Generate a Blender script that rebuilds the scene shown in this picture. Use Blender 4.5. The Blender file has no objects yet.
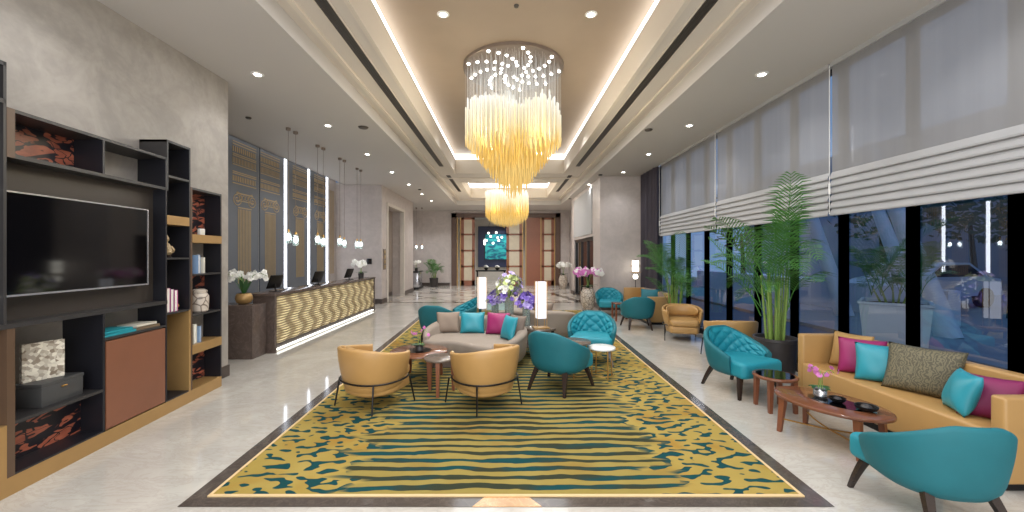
import bpy, bmesh, math, random
from mathutils import Vector, Matrix
random.seed(7)
PI = math.pi
scene = bpy.context.scene
COL = scene.collection

# ------------------------------------------------------------------ colours / materials
def srgb(r, g, b):
    def f(c):
        c = c / 255.0
        return c / 12.92 if c <= 0.04045 else ((c + 0.055) / 1.055) ** 2.4
    return (f(r), f(g), f(b), 1.0)

class NT:
    """small node-tree builder"""
    def __init__(self, name):
        self.m = bpy.data.materials.new(name); self.m.use_nodes = True
        self.t = self.m.node_tree; self.t.nodes.clear()
        self.out = self.t.nodes.new('ShaderNodeOutputMaterial')
    def n(self, typ, **kw):
        nd = self.t.nodes.new('ShaderNode' + typ)
        for k, v in kw.items():
            if hasattr(nd, k) and not (k in nd.inputs): setattr(nd, k, v)
            else: nd.inputs[k].default_value = v
        return nd
    def l(self, a, b): self.t.links.new(a, b)
    def val(self, x, sock):
        if hasattr(x, 'links') or hasattr(x, 'is_linked'): self.l(x, sock)
        else: sock.default_value = x
    def math(self, op, a, b=0.0, c=0.0, clamp=False):
        nd = self.t.nodes.new('ShaderNodeMath'); nd.operation = op; nd.use_clamp = clamp
        self.val(a, nd.inputs[0]); self.val(b, nd.inputs[1])
        if op in ('MULTIPLY_ADD', 'COMPARE', 'SMOOTH_MIN'): self.val(c, nd.inputs[2])
        return nd.outputs[0]
    def smooth(self, x, lo, hi):
        nd = self.t.nodes.new('ShaderNodeMapRange'); nd.interpolation_type = 'SMOOTHSTEP'
        self.val(x, nd.inputs[0]); nd.inputs[1].default_value = lo; nd.inputs[2].default_value = hi
        return nd.outputs[0]
    def mix(self, f, a, b):
        nd = self.t.nodes.new('ShaderNodeMix'); nd.data_type = 'RGBA'
        self.val(f, nd.inputs[0]); self.val(a, nd.inputs[6]); self.val(b, nd.inputs[7])
        return nd.outputs[2]
    def coords(self, kind='Object', scale=(1, 1, 1)):
        tc = self.t.nodes.new('ShaderNodeTexCoord')
        mp = self.t.nodes.new('ShaderNodeMapping'); mp.inputs['Scale'].default_value = scale
        self.l(tc.outputs[kind], mp.inputs[0]); return mp.outputs[0]
    def noise(self, vec, scale, detail=3, dist=0.0, rough=0.5):
        nd = self.t.nodes.new('ShaderNodeTexNoise')
        nd.inputs['Scale'].default_value = scale; nd.inputs['Detail'].default_value = detail
        nd.inputs['Distortion'].default_value = dist; nd.inputs['Roughness'].default_value = rough
        self.l(vec, nd.inputs['Vector']); return nd.outputs['Fac']
    def bsdf(self, color, rough=0.5, metal=0.0, **kw):
        p = self.t.nodes.new('ShaderNodeBsdfPrincipled')
        self.val(color, p.inputs['Base Color']); self.val(rough, p.inputs['Roughness']); p.inputs['Metallic'].default_value = metal
        for k, v in kw.items(): self.val(v, p.inputs[k])
        return p
    def bump(self, h, strength, dist=0.01):
        b = self.t.nodes.new('ShaderNodeBump'); b.inputs['Strength'].default_value = strength
        b.inputs['Distance'].default_value = dist; self.l(h, b.inputs['Height']); return b.outputs[0]
    def done(self, shader):
        self.l(shader.outputs[0] if hasattr(shader, 'outputs') else shader, self.out.inputs[0]); return self.m

def vary(c, k): return (min(1, c[0] * k), min(1, c[1] * k), min(1, c[2] * k), 1)

def pm(name, rgb, rough=0.5, metal=0.0, amount=0.12, scale=8.0, bump=0.0, bscale=80.0, stretch=(1, 1, 1), **kw):
    """principled material with a procedural colour variation (and optional fine bump)"""
    t = NT(name); c = srgb(*rgb)
    v = t.coords('Object', stretch)
    f = t.noise(v, scale, 4)
    col = t.mix(f, vary(c, 1 - amount), vary(c, 1 + amount))
    p = t.bsdf(col, rough, metal, **kw)
    if bump > 0:
        t.l(t.bump(t.noise(v, bscale, 2), bump, 0.004), p.inputs['Normal'])
    return t.done(p)

def emit(name, rgb, strength, amount=0.05):
    t = NT(name); c = srgb(*rgb)
    f = t.noise(t.coords(), 5.0, 1)
    col = t.mix(f, vary(c, 1 - amount), c)
    e = t.n('Emission', Strength=strength); t.l(col, e.inputs['Color'])
    return t.done(e)

def facing_fresnel(t, ior):
    g = t.n('NewGeometry'); fr = t.n('Fresnel')
    t.l(t.math('ADD', ior, t.math('MULTIPLY', g.outputs['Backfacing'], 1.0 / ior - ior)), fr.inputs['IOR']); return fr
def glass_mat(name, tint, ior=1.5, rough=0.0, trans=1.0):
    """thin glass: clear sheet with fresnel reflection"""
    t = NT(name)
    fr = facing_fresnel(t, ior)
    tr = t.n('BsdfTransparent'); tr.inputs[0].default_value = tint
    gl = t.n('BsdfGlossy', Roughness=rough)
    mx = t.n('MixShader'); t.l(fr.outputs[0], mx.inputs[0]); t.l(tr.outputs[0], mx.inputs[1]); t.l(gl.outputs[0], mx.inputs[2])
    return t.done(mx)

M = {}
def plaster(name, rgb, dark=0.82, light=1.1, scale=1.6):
    t = NT(name); c = srgb(*rgb); v = t.coords('Object', (1, 1, 1))
    a = t.noise(v, scale, 8, 1.5, 0.65); b = t.noise(v, scale * 7, 5, 0.6)
    f = t.smooth(t.math('ADD', t.math('MULTIPLY', a, 0.75), t.math('MULTIPLY', b, 0.25)), 0.35, 0.68)
    p = t.bsdf(t.mix(f, vary(c, dark), vary(c, light)), 0.48)
    t.l(t.bump(b, 0.06, 0.01), p.inputs['Normal'])
    return t.done(p)
M['plaster'] = plaster('plaster_grey', (158, 151, 143))
M['plaster_far'] = plaster('plaster_mauve', (184, 174, 169), 0.9, 1.06)
M['plaster_light'] = plaster('plaster_light', (196, 188, 178), 0.95, 1.04)
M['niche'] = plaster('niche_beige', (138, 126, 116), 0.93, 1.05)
M['ceil'] = pm('ceiling_white', (196, 191, 186), 0.7, amount=0.02, scale=1)
M['tray'] = pm('tray_cream', (212, 203, 192), 0.7, amount=0.02, scale=1)
M['fascia'] = pm('fascia_cream', (220, 210, 196), 0.7, amount=0.02, scale=1)
M['coffer'] = pm('coffer_gold_paper', (150, 132, 113), 0.55, amount=0.06, scale=3)
M['base'] = pm('baseboard_brown', (70, 60, 55), 0.3, amount=0.1)

def marble():
    t = NT('floor_marble'); v = t.coords('Object')
    a = t.noise(v, 0.9, 8, 1.2, 0.6); b = t.noise(t.coords('Object', (1, 2.4, 1)), 2.2, 9, 2.2, 0.7)
    vein = t.smooth(t.math('ABSOLUTE', t.math('SUBTRACT', b, 0.5)), 0.0, 0.05)
    col = t.mix(t.smooth(a, 0.35, 0.7), srgb(176, 170, 161), srgb(194, 189, 180))
    col = t.mix(t.math('MULTIPLY', t.math('SUBTRACT', 1.0, vein), 0.35), col, srgb(158, 149, 138))
    sep = t.n('SeparateXYZ'); t.l(v, sep.inputs[0])
    def joint(s, per):
        fr = t.math('FRACT', t.math('DIVIDE', t.math('ADD', s, 100.37), per))
        return t.math('LESS_THAN', fr, 0.004)
    j = t.math('MAXIMUM', joint(sep.outputs[0], 0.9), joint(sep.outputs[1], 0.9))
    col = t.mix(t.math('MULTIPLY', j, 0.3), col, srgb(150, 140, 128))
    p = t.bsdf(col, t.math('MULTIPLY_ADD', b, 0.06, 0.04)); p.inputs['Specular IOR Level'].default_value = 0.6
    return t.done(p)
M['floor'] = marble()

def dark_marble(name, rgb, rough=0.12, scale=5):
    t = NT(name); c = srgb(*rgb); v = t.coords()
    b = t.noise(v, scale, 9, 1.8, 0.7)
    vein = t.smooth(t.math('ABSOLUTE', t.math('SUBTRACT', b, 0.5)), 0.0, 0.03)
    col = t.mix(t.noise(v, scale * 3, 5), vary(c, 0.75), vary(c, 1.3))
    col = t.mix(t.math('MULTIPLY', t.math('SUBTRACT', 1.0, vein), 0.35), col, vary(c, 2.2))
    return t.done(t.bsdf(col, rough))
M['border'] = dark_marble('border_marble', (74, 66, 60))
M['desk_stone'] = dark_marble('desk_stone', (84, 72, 66), 0.18, 3)
M['amber_stone'] = dark_marble('amber_stone', (176, 134, 88), 0.12, 6)

def inlay_floor():
    t = NT('patterned_floor'); v = t.coords(); sep = t.n('SeparateXYZ'); t.l(v, sep.inputs[0])
    X, Y = sep.outputs[0], sep.outputs[1]
    u = t.math('DIVIDE', t.math('ADD', X, t.math('MULTIPLY', Y, 0.9)), 2.1); w = t.math('DIVIDE', t.math('SUBTRACT', X, t.math('MULTIPLY', Y, 0.9)), 2.1)
    def line(s, wd):
        fr = t.math('FRACT', t.math('ADD', s, 50.0)); d = t.math('ABSOLUTE', t.math('SUBTRACT', fr, 0.5))
        return t.math('LESS_THAN', d, wd)
    ln = t.math('MAXIMUM', line(u, 0.045), line(w, 0.045))
    n = t.noise(v, 2.0, 8, 1.5)
    col = t.mix(n, srgb(186, 178, 168), srgb(206, 199, 190))
    col = t.mix(t.math('MULTIPLY', ln, 0.7), col, srgb(112, 98, 86))
    return t.done(t.bsdf(col, 0.1))
M['floor_pattern'] = inlay_floor()

def carpet():
    t = NT('carpet_pattern'); v = t.coords(); sep = t.n('SeparateXYZ'); t.l(v, sep.inputs[0])
    X, Y = sep.outputs[0], sep.outputs[1]
    n1 = t.noise(t.coords('Object', (0.9, 2.2, 1)), 1.5, 3, 0.3)
    n2 = t.noise(t.coords('Object', (2.0, 4.0, 1)), 1.6, 2)
    ph = t.math('ADD', Y, t.math('ADD', t.math('MULTIPLY', n1, 0.16), t.math('MULTIPLY', n2, 0.05)))
    s = t.math('SINE', t.math('MULTIPLY', ph, 2 * PI / 0.128))
    wid = t.math('MULTIPLY_ADD', t.noise(t.coords('Object', (0.7, 1.2, 1)), 1.9, 2), -2.4, 1.25)
    stripe = t.smooth(t.math('SUBTRACT', s, wid), -0.12, 0.12)
    bl = t.noise(t.coords('Object', (1.0, 1.75, 1)), 8.6, 0.0, 0.35)
    ax0 = t.math('DIVIDE', t.math('ABSOLUTE', X), t.math('MULTIPLY_ADD', Y, 0.012, 1.0))
    thr = t.math('MULTIPLY_ADD', t.smooth(ax0, 1.5, 2.15), 0.05, 0.555)
    blob = t.smooth(t.math('SUBTRACT', bl, thr), -0.012, 0.012)
    jag = t.math('ADD', ax0, t.math('MULTIPLY', t.math('SUBTRACT', t.noise(t.coords('Object', (1, 6, 1)), 1.1, 2), 0.5), 1.1))
    side = t.smooth(jag, 1.12, 1.3)
    pat = t.math('ADD', t.math('MULTIPLY', stripe, t.math('SUBTRACT', 1.0, side)), t.math('MULTIPLY', blob, side))
    gold = t.mix(t.noise(v, 2.6, 4), srgb(142, 120, 50), srgb(164, 144, 80))
    gold = t.mix(t.smooth(t.noise(v, 1.7, 3), 0.5, 0.7), gold, srgb(146, 112, 46))
    # duller olive shade between the stripes in the middle
    olive = t.mix(t.math('MULTIPLY', t.math('SUBTRACT', 1.0, side), 0.45), gold, srgb(122, 112, 62))
    teal = t.mix(t.smooth(t.noise(t.coords('Object', (1, 2, 1)), 1.4, 3), 0.42, 0.62), srgb(48, 52, 38), srgb(20, 62, 64))
    teal = t.mix(side, teal, srgb(20, 62, 64))
    edge = t.math('GREATER_THAN', ax0, 9.0)
    col = t.mix(pat, olive, teal)
    p = t.bsdf(col, 0.95); p.inputs['Sheen Weight'].default_value = 0.0; p.inputs['Specular IOR Level'].default_value = 0.15
    t.l(t.bump(t.math('ADD', t.noise(v, 260, 2), pat), 0.4, 0.004), p.inputs['Normal'])
    return t.done(p)
M['carpet'] = carpet()
M['carpet_edge'] = pm('carpet_binding', (206, 178, 132), 0.85, bump=0.2, bscale=200)

def fabric(name, rgb, rough=0.75, sheen=0.4, amount=0.1, leather=False):
    t = NT(name); c = srgb(*rgb); v = t.coords()
    col = t.mix(t.noise(v, 6, 4), vary(c, 1 - amount), vary(c, 1 + amount))
    p = t.bsdf(col, rough)
    p.inputs['Sheen Weight'].default_value = sheen * 0.5; p.inputs['Sheen Roughness'].default_value = 0.4
    p.inputs['Sheen Tint'].default_value = vary(c, 1.6)
    t.l(t.bump(t.noise(v, 320 if not leather else 140, 2), 0.15 if not leather else 0.08, 0.003), p.inputs['Normal'])
    return t.done(p)
M['teal'] = fabric('teal_velvet', (32, 130, 146), 0.6, 0.35)
M['teal_back'] = fabric('teal_cloth', (24, 98, 108), 0.7, 0.3)
M['mustard'] = fabric('mustard_leather', (174, 136, 82), 0.42, 0.1, 0.07, True)
M['mustard_cloth'] = fabric('mustard_cloth', (172, 136, 82), 0.75, 0.3)
M['taupe'] = fabric('taupe_fabric', (146, 134, 122), 0.85, 0.3)
M['taupe_dark'] = fabric('taupe_dark_fabric', (118, 104, 94), 0.85, 0.2)
M['taupe_pillow'] = fabric('taupe_pillow_fabric', (140, 124, 110), 0.85, 0.3)
M['magenta'] = fabric('magenta_silk', (146, 34, 94), 0.5, 0.5)
M['plum'] = fabric('plum_silk', (122, 26, 78), 0.55, 0.5)
M['teal_silk'] = fabric('teal_silk', (50, 142, 158), 0.4, 0.5)
M['teal_dark'] = fabric('teal_dark_velvet', (18, 98, 110), 0.6, 0.4)
def olive_mat():
    t = NT('olive_leaf_brocade'); v = t.coords('Object', (1, 1, 1))
    w = t.n('TexWave', Scale=11.0, Distortion=16.0, Detail=2.0); w.inputs['Detail Scale'].default_value = 1.6; t.l(v, w.inputs[0])
    col = t.mix(t.smooth(w.outputs['Fac'], 0.35, 0.65), srgb(82, 77, 60), srgb(112, 104, 80))
    return t.done(t.bsdf(col, 0.7))
M['olive'] = olive_mat()
M['black_metal'] = pm('black_metal', (34, 32, 32), 0.35, 0.6)
M['dark_wood'] = pm('dark_wood', (46, 36, 32), 0.25, amount=0.2, stretch=(1, 1, 8))
M['wood'] = pm('walnut_gloss', (112, 70, 48), 0.12, amount=0.25, scale=4, stretch=(1, 6, 1))
M['wood_leg'] = pm('walnut_leg', (120, 72, 48), 0.3, amount=0.2, stretch=(6, 6, 1))
M['table_grey'] = pm('grey_brown_top', (104, 92, 82), 0.2, amount=0.15, stretch=(1, 5, 1))
M['gold'] = pm('brushed_gold', (196, 152, 84), 0.32, 0.85, amount=0.1, stretch=(1, 1, 12))
M['gold_paint'] = pm('gold_panel', (168, 134, 84), 0.38, 0.35, amount=0.08)
M['shelf_dark'] = pm('charcoal_shelf', (48, 46, 46), 0.4, amount=0.1)
M['shelf_in'] = pm('black_shelf_side', (26, 26, 32), 0.4, amount=0.1)
M['shelf_brown'] = pm('brown_upright', (86, 66, 50), 0.4, amount=0.1)
M['tv_panel'] = pm('bronze_tv_panel', (60, 53, 47), 0.35, amount=0.06)
M['leather_door'] = pm('brown_leather_door', (122, 78, 56), 0.45, amount=0.1, scale=5)
M['screen'] = pm('tv_screen', (6, 6, 8), 0.06)
M['silver'] = pm('silver_bezel', (190, 190, 194), 0.25, 0.8)
M['white'] = pm('white_gloss', (232, 230, 226), 0.3, amount=0.03)
M['paper'] = pm('paper_white', (224, 220, 210), 0.7, amount=0.05)
M['charcoal_box'] = pm('charcoal_box', (66, 66, 66), 0.4)
M['soil'] = pm('soil', (52, 40, 30), 0.95, amount=0.4, scale=40)
M['pot_dark'] = pm('dark_pot', (58, 54, 54), 0.45, amount=0.25, scale=12)
M['leaf'] = pm('palm_green', (70, 118, 48), 0.45, amount=0.35, scale=3)
M['leaf_dark'] = pm('leaf_dark', (44, 84, 40), 0.4, amount=0.25)
M['stem_green'] = pm('stem_green', (120, 146, 66), 0.5, amount=0.2, stretch=(1, 1, 4))
M['petal_white'] = pm('petal_white', (238, 236, 230), 0.55, amount=0.04)
M['petal_pink'] = pm('petal_pink', (206, 120, 186), 0.55, amount=0.15, scale=20)
M['petal_violet'] = pm('petal_violet', (108, 84, 168), 0.55, amount=0.25, scale=20)
M['petal_lilac'] = pm('petal_lilac', (172, 156, 208), 0.55, amount=0.15, scale=20)
M['petal_lime'] = pm('petal_lime', (184, 196, 128), 0.55, amount=0.15, scale=20)
def red_art():
    t = NT('red_lily_art'); v = t.coords('Object', (1, 1, 2.6))
    d = t.noise(v, 4, 2); vm = t.n('VectorMath', operation='ADD'); t.l(v, vm.inputs[0])
    cx = t.n('CombineXYZ'); k = t.math('MULTIPLY', d, 0.55); t.l(k, cx.inputs[1]); t.l(k, cx.inputs[2]); t.l(cx.outputs[0], vm.inputs[1])
    vo = t.n('TexVoronoi', Scale=7.5); t.l(vm.outputs[0], vo.inputs[0])
    ve = t.n('TexVoronoi', Scale=7.5, feature='DISTANCE_TO_EDGE'); t.l(vm.outputs[0], ve.inputs[0])
    r = t.n('SeparateXYZ'); t.l(vo.outputs['Color'], r.inputs[0])
    pad = t.math('MULTIPLY', t.smooth(ve.outputs['Distance'], 0.05, 0.1), t.math('GREATER_THAN', r.outputs[0], 0.33))
    tone = t.mix(t.noise(v, 9, 3), srgb(104, 48, 38), srgb(206, 122, 92))
    return t.done(t.bsdf(t.mix(pad, srgb(26, 22, 30), tone), 0.35))
M['red_art'] = red_art()
M['panel_blue'] = pm('reception_panel', (98, 102, 110), 0.5, amount=0.1, scale=2, stretch=(1, 1, 0.3))
M['motif_gold'] = pm('motif_gold', (168, 146, 110), 0.45, 0.2)
def desk_gold():
    t = NT('gold_scale_relief'); v = t.coords(); sep = t.n('SeparateXYZ'); t.l(v, sep.inputs[0])
    Y, Z = sep.outputs[1], sep.outputs[2]
    ph = t.math('ADD', t.math('MULTIPLY', Y, 2 * PI / 0.46), t.math('MULTIPLY', t.math('SINE', t.math('MULTIPLY', Z, 2 * PI / 0.42)), 1.3))
    w = t.smooth(t.math('SINE', ph), -0.9, 0.7)
    rib = t.smooth(t.math('COSINE', t.math('MULTIPLY', Z, 2 * PI / 0.047)), -0.9, 0.2)
    f = t.math('MULTIPLY', t.math('MULTIPLY_ADD', w, 0.75, 0.25), rib)
    col = t.mix(f, srgb(128, 106, 70), srgb(246, 230, 182))
    return t.done(t.bsdf(col, 0.35, 0.2))
M['desk_gold'] = desk_gold()
M['led'] = emit('led_white', (255, 246, 232), 14.0)
M['cove_led'] = emit('cove_led', (255, 248, 238), 5.0)
M['strip_led'] = emit('wall_led', (250, 250, 255), 6.0)
M['desk_led'] = emit('desk_led', (255, 250, 235), 3.0)
M['lens'] = emit('downlight_lens', (255, 246, 230), 30.0)
M['bulb'] = emit('crystal_bulb', (255, 250, 240), 16.0)
M['pendant_glow'] = emit('pendant_bulb', (250, 250, 255), 18.0)
M['lamp_shade'] = emit('glowing_shade', (255, 250, 250), 1.25)
M['globe'] = emit('glowing_globe', (255, 244, 224), 4.0)
M['canopy'] = pm('bronze_canopy', (128, 114, 102), 0.35, 0.4)
def crystal():
    t = NT('amber_crystal'); g = t.n('NewGeometry'); sep = t.n('SeparateXYZ'); t.l(g.outputs['Position'], sep.inputs[0])
    v = t.coords()
    nz = t.noise(t.coords('Object', (3, 3, 1.2)), 1.6, 2)
    z = t.math('ADD', sep.outputs[2], t.math('MULTIPLY', t.math('SUBTRACT', nz, 0.5), 0.9))
    ramp = t.n('ValToRGB')
    t.l(t.math('DIVIDE', t.math('SUBTRACT', z, 2.7), 1.9, clamp=True), ramp.inputs[0])
    cr = ramp.color_ramp
    cr.elements[0].position = 0.0; cr.elements[0].color = srgb(255, 205, 110)
    cr.elements[1].position = 1.0; cr.elements[1].color = srgb(255, 250, 240)
    for p_, c_ in ((0.25, (255, 214, 128)), (0.42, (248, 196, 96)), (0.6, (255, 228, 168)), (0.78, (255, 240, 208))):
        e = cr.elements.new(p_); e.color = srgb(*c_)
    lw = t.n('LayerWeight', Blend=0.5)
    em = t.n('Emission'); t.l(ramp.outputs[0], em.inputs[0]); t.l(t.math('MULTIPLY_ADD', lw.outputs['Facing'], -0.55, 0.92), em.inputs[1])
    p = t.bsdf(ramp.outputs[0], 0.1); 
    mx = t.n('MixShader'); mx.inputs[0].default_value = 0.25
    t.l(em.outputs[0], mx.inputs[1]); t.l(p.outputs[0], mx.inputs[2])
    return t.done(mx)
M['crystal'] = crystal()
M['glass'] = glass_mat('window_glass', (0.9, 0.95, 0.97, 1), 2.5)
M['vase_glass'] = None
def vase_glass():
    t = NT('clear_glass'); fr = facing_fresnel(t, 1.45)
    tr = t.n('BsdfTransparent'); tr.inputs[0].default_value = (0.86, 0.9, 0.88, 1)
    gl = t.n('BsdfGlossy', Roughness=0.03); df = t.n('BsdfDiffuse'); df.inputs[0].default_value = srgb(196, 204, 198)
    m0 = t.n('MixShader'); m0.inputs[0].default_value = 0.28; t.l(tr.outputs[0], m0.inputs[1]); t.l(df.outputs[0], m0.inputs[2])
    mx = t.n('MixShader'); t.l(fr.outputs[0], mx.inputs[0]); t.l(m0.outputs[0], mx.inputs[1]); t.l(gl.outputs[0], mx.inputs[2])
    return t.done(mx)
M['vase_glass'] = vase_glass()
def sheer():
    t = NT('sheer_blind'); v = t.coords('Object', (1, 1, 0.05))
    n = t.noise(v, 6, 3); c = t.mix(n, srgb(146, 144, 144), srgb(166, 164, 164))
    df = t.n('BsdfDiffuse'); t.l(c, df.inputs[0]); tl = t.n('BsdfTranslucent'); t.l(c, tl.inputs[0])
    m0 = t.n('MixShader'); m0.inputs[0].default_value = 0.2; t.l(df.outputs[0], m0.inputs[1]); t.l(tl.outputs[0], m0.inputs[2])
    tr = t.n('BsdfTransparent'); mx = t.n('MixShader'); mx.inputs[0].default_value = 0.86
    t.l(tr.outputs[0], mx.inputs[1]); t.l(m0.outputs[0], mx.inputs[2])
    return t.done(mx)
M['sheer'] = sheer()
M['pleat'] = fabric('pleated_blind', (164, 163, 164), 0.8, 0.1, 0.03)
M['curtain'] = fabric('charcoal_curtain', (66, 60, 68), 0.85, 0.2)
M['frame'] = pm('window_frame', (30, 30, 36), 0.35, 0.3)
M['door_wood'] = pm('door_walnut', (134, 80, 54), 0.35, amount=0.15, stretch=(6, 6, 1))
M['door_dark'] = pm('door_dark_frame', (86, 64, 52), 0.35, amount=0.1)
M['pane'] = pm('frosted_pane', (196, 184, 160), 0.3, amount=0.08)
M['vent'] = pm('vent_dark', (70, 62, 54), 0.5)
def marble_vase():
    t = NT('marbled_ceramic'); v = t.coords()
    vo = t.n('TexVoronoi', Scale=9.0, feature='DISTANCE_TO_EDGE'); t.l(v, vo.inputs[0])
    col = t.mix(t.smooth(vo.outputs['Distance'], 0.01, 0.09), srgb(108, 94, 84), srgb(196, 184, 170))
    return t.done(t.bsdf(col, 0.3))
M['marble_vase'] = marble_vase()
def turq_art():
    t = NT('turquoise_painting'); v = t.coords('Object')
    n = t.noise(t.coords('Object', (1, 1, 2)), 2.2, 4, 1.0)
    col = t.mix(t.smooth(n, 0.42, 0.6), srgb(22, 96, 120), srgb(60, 178, 176))
    e = t.n('Emission', Strength=0.25); t.l(col, e.inputs[0]); p = t.bsdf(col, 0.5)  # slight glow put into the canvas, which is no lamp
    a = t.n('AddShader'); t.l(e.outputs[0], a.inputs[0]); t.l(p.outputs[0], a.inputs[1])
    return t.done(a)
M['turq_art'] = turq_art()
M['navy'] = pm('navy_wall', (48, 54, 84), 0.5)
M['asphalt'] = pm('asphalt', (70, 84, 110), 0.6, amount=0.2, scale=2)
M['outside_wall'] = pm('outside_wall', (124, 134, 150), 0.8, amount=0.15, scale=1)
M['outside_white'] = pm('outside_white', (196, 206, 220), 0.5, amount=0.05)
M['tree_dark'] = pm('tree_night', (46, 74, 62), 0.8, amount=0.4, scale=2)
M['car_glass'] = pm('car_glass', (30, 36, 46), 0.1)
M['rubber'] = pm('rubber', (26, 26, 28), 0.7)

# ------------------------------------------------------------------ mesh helper
class MB:
    def __init__(self): self.b = bmesh.new()
    def box(self, x0, x1, y0, y1, z0, z1, bev=0.0, seg=2, mat=None, f=None):
        P = [(x, y, z) for z in (z0, z1) for y in (y0, y1) for x in (x0, x1)]
        if f: P = [f(*p) for p in P]
        t = bmesh.new()
        v = [t.verts.new(p) for p in P]
        for q in ((0, 2, 3, 1), (4, 5, 7, 6), (0, 1, 5, 4), (2, 6, 7, 3), (0, 4, 6, 2), (1, 3, 7, 5)):
            t.faces.new([v[i] for i in q])
        bmesh.ops.recalc_face_normals(t, faces=t.faces)
        if bev > 0:
            bmesh.ops.bevel(t, geom=t.edges[:], offset=bev, segments=seg, profile=0.5, affect='EDGES')
        if mat is not None: t.transform(mat)
        self.add(t); return self
    def add(self, t):
        me = bpy.data.meshes.new('tmp'); t.to_mesh(me); t.free(); self.b.from_mesh(me); bpy.data.meshes.remove(me)
    def grid(self, pts, close_u=False, close_v=False, cap=False):
        """pts[i][j] -> quads"""
        V = [[self.b.verts.new(p) for p in row] for row in pts]
        nu, nv = len(V), len(V[0])
        for i in range(nu if close_u else nu - 1):
            for j in range(nv if close_v else nv - 1):
                a, b_, c, d = V[i][j], V[(i + 1) % nu][j], V[(i + 1) % nu][(j + 1) % nv], V[i][(j + 1) % nv]
                try: self.b.faces.new((a, b_, c, d))
                except ValueError: pass
        if cap:
            for row in (V[0], V[-1]):
                try: self.b.faces.new(row)
                except ValueError: pass
        return self
    def tube(self, path, r, n=8, closed=False, cap=True):
        path = [Vector(p) for p in path]; rows = []; N = len(path)
        rr = r if isinstance(r, (list, tuple)) else [r] * N
        up = Vector((0, 0, 1)); prev = None
        for i, p in enumerate(path):
            if closed: d = path[(i + 1) % N] - path[i - 1]
            else: d = path[min(i + 1, N - 1)] - path[max(i - 1, 0)]
            d.normalize()
            if prev is None:
                a = d.orthogonal().normalized()
            else:
                a = (prev - d * prev.dot(d))
                a = a.normalized() if a.length > 1e-6 else d.orthogonal().normalized()
            prev = a; b_ = d.cross(a)
            rows.append([p + (a * math.cos(2 * PI * k / n) + b_ * math.sin(2 * PI * k / n)) * rr[i] for k in range(n)])
        return self.grid(rows, close_u=closed, close_v=True, cap=cap and not closed)
    def lathe(self, prof, n=24, at=(0, 0, 0), sx=1, sy=1):
        rows = []
        for r, z in prof:
            rows.append([(at[0] + sx * r * math.cos(2 * PI * k / n), at[1] + sy * r * math.sin(2 * PI * k / n), at[2] + z) for k in range(n)])
        return self.grid(rows, close_v=True, cap=True)
    def prism(self, poly, z0, z1, bev=0.0, seg=3, top_only=False):
        t = bmesh.new()
        lo = [t.verts.new((x, y, z0)) for x, y in poly]; hi = [t.verts.new((x, y, z1)) for x, y in poly]
        n = len(poly); t.faces.new(list(reversed(lo))); t.faces.new(hi)
        for i in range(n): t.faces.new((lo[i], lo[(i + 1) % n], hi[(i + 1) % n], hi[i]))
        bmesh.ops.recalc_face_normals(t, faces=t.faces)
        if bev > 0:
            ed = [e for e in t.edges if all(abs(v.co.z - z1) < 1e-5 for v in e.verts) or (not top_only and all(abs(v.co.z - z0) < 1e-5 for v in e.verts))]
            bmesh.ops.bevel(t, geom=ed, offset=bev, segments=seg, profile=0.5, affect='EDGES')
        self.add(t); return self
    def ball(self, c, r, sz=1.0, u=12, v=8):
        return self.lathe([(max(1e-4, r * math.sin(PI * k / v)), -r * sz * math.cos(PI * k / v)) for k in range(v + 1)], u, c)
    def build(self, name, mat, parent=None, loc=None, rz=0.0, smooth=True, angle=40, sub=0):
        bmesh.ops.recalc_face_normals(self.b, faces=self.b.faces[:])
        me = bpy.data.meshes.new(name); self.b.to_mesh(me); self.b.free()
        me.materials.append(mat)
        if smooth:
            me.polygons.foreach_set('use_smooth', [True] * len(me.polygons))
            me.set_sharp_from_angle(angle=math.radians(angle))
        o = bpy.data.objects.new(name, me); COL.objects.link(o)
        if parent: o.parent = parent
        if loc: o.location = loc
        o.rotation_euler = (0, 0, rz)
        if sub:
            s = o.modifiers.new('smooth', 'SUBSURF'); s.levels = sub; s.render_levels = sub
        return o

def tag(o, label, cat, group=None, kind=None):
    o['label'] = label; o['category'] = cat
    if group: o['group'] = group
    if kind: o['kind'] = kind
    return o
def thing(name, label, cat, loc=(0, 0, 0), rz=0.0, group=None):
    o = bpy.data.objects.new(name, None); COL.objects.link(o); o.empty_display_size = 0.1
    o.location = loc; o.rotation_euler = (0, 0, rz)
    return tag(o, label, cat, group)
def struct(o): o['kind'] = 'structure'; return o
def dup(root, loc, rz, label, group=None, sc=None):
    def cp(o, par):
        c = o.copy(); COL.objects.link(c)
        if par: c.parent = par
        for ch in list(o.children): cp(ch, c)
        return c
    r = cp(root, None); r.location = loc; r.rotation_euler = (0, 0, rz)
    r['label'] = label
    if group: r['group'] = group
    if sc: r.scale = sc
    return r
def ordinal(i): return ['first', 'second', 'third', 'fourth', 'fifth', 'sixth', 'seventh', 'eighth', 'ninth', 'tenth', 'eleventh', 'twelfth'][i]
def lerp(a, b, t): return a + (b - a) * t
def sm(x, a, b):
    t = max(0, min(1, (x - a) / (b - a))); return t * t * (3 - 2 * t)
def spline(P, n):
    """Catmull-Rom through tuples"""
    out = []; Q = [P[0]] + list(P) + [P[-1]]
    for i in range(1, len(Q) - 2):
        for k in range(n):
            t = k / n; p0, p1, p2, p3 = Q[i - 1], Q[i], Q[i + 1], Q[i + 2]
            out.append(tuple(0.5 * (2 * b + (c - a) * t + (2 * a - 5 * b + 4 * c - d) * t * t + (-a + 3 * b - 3 * c + d) * t ** 3) for a, b, c, d in zip(p0, p1, p2, p3)))
    out.append(tuple(P[-1])); return out

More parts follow.
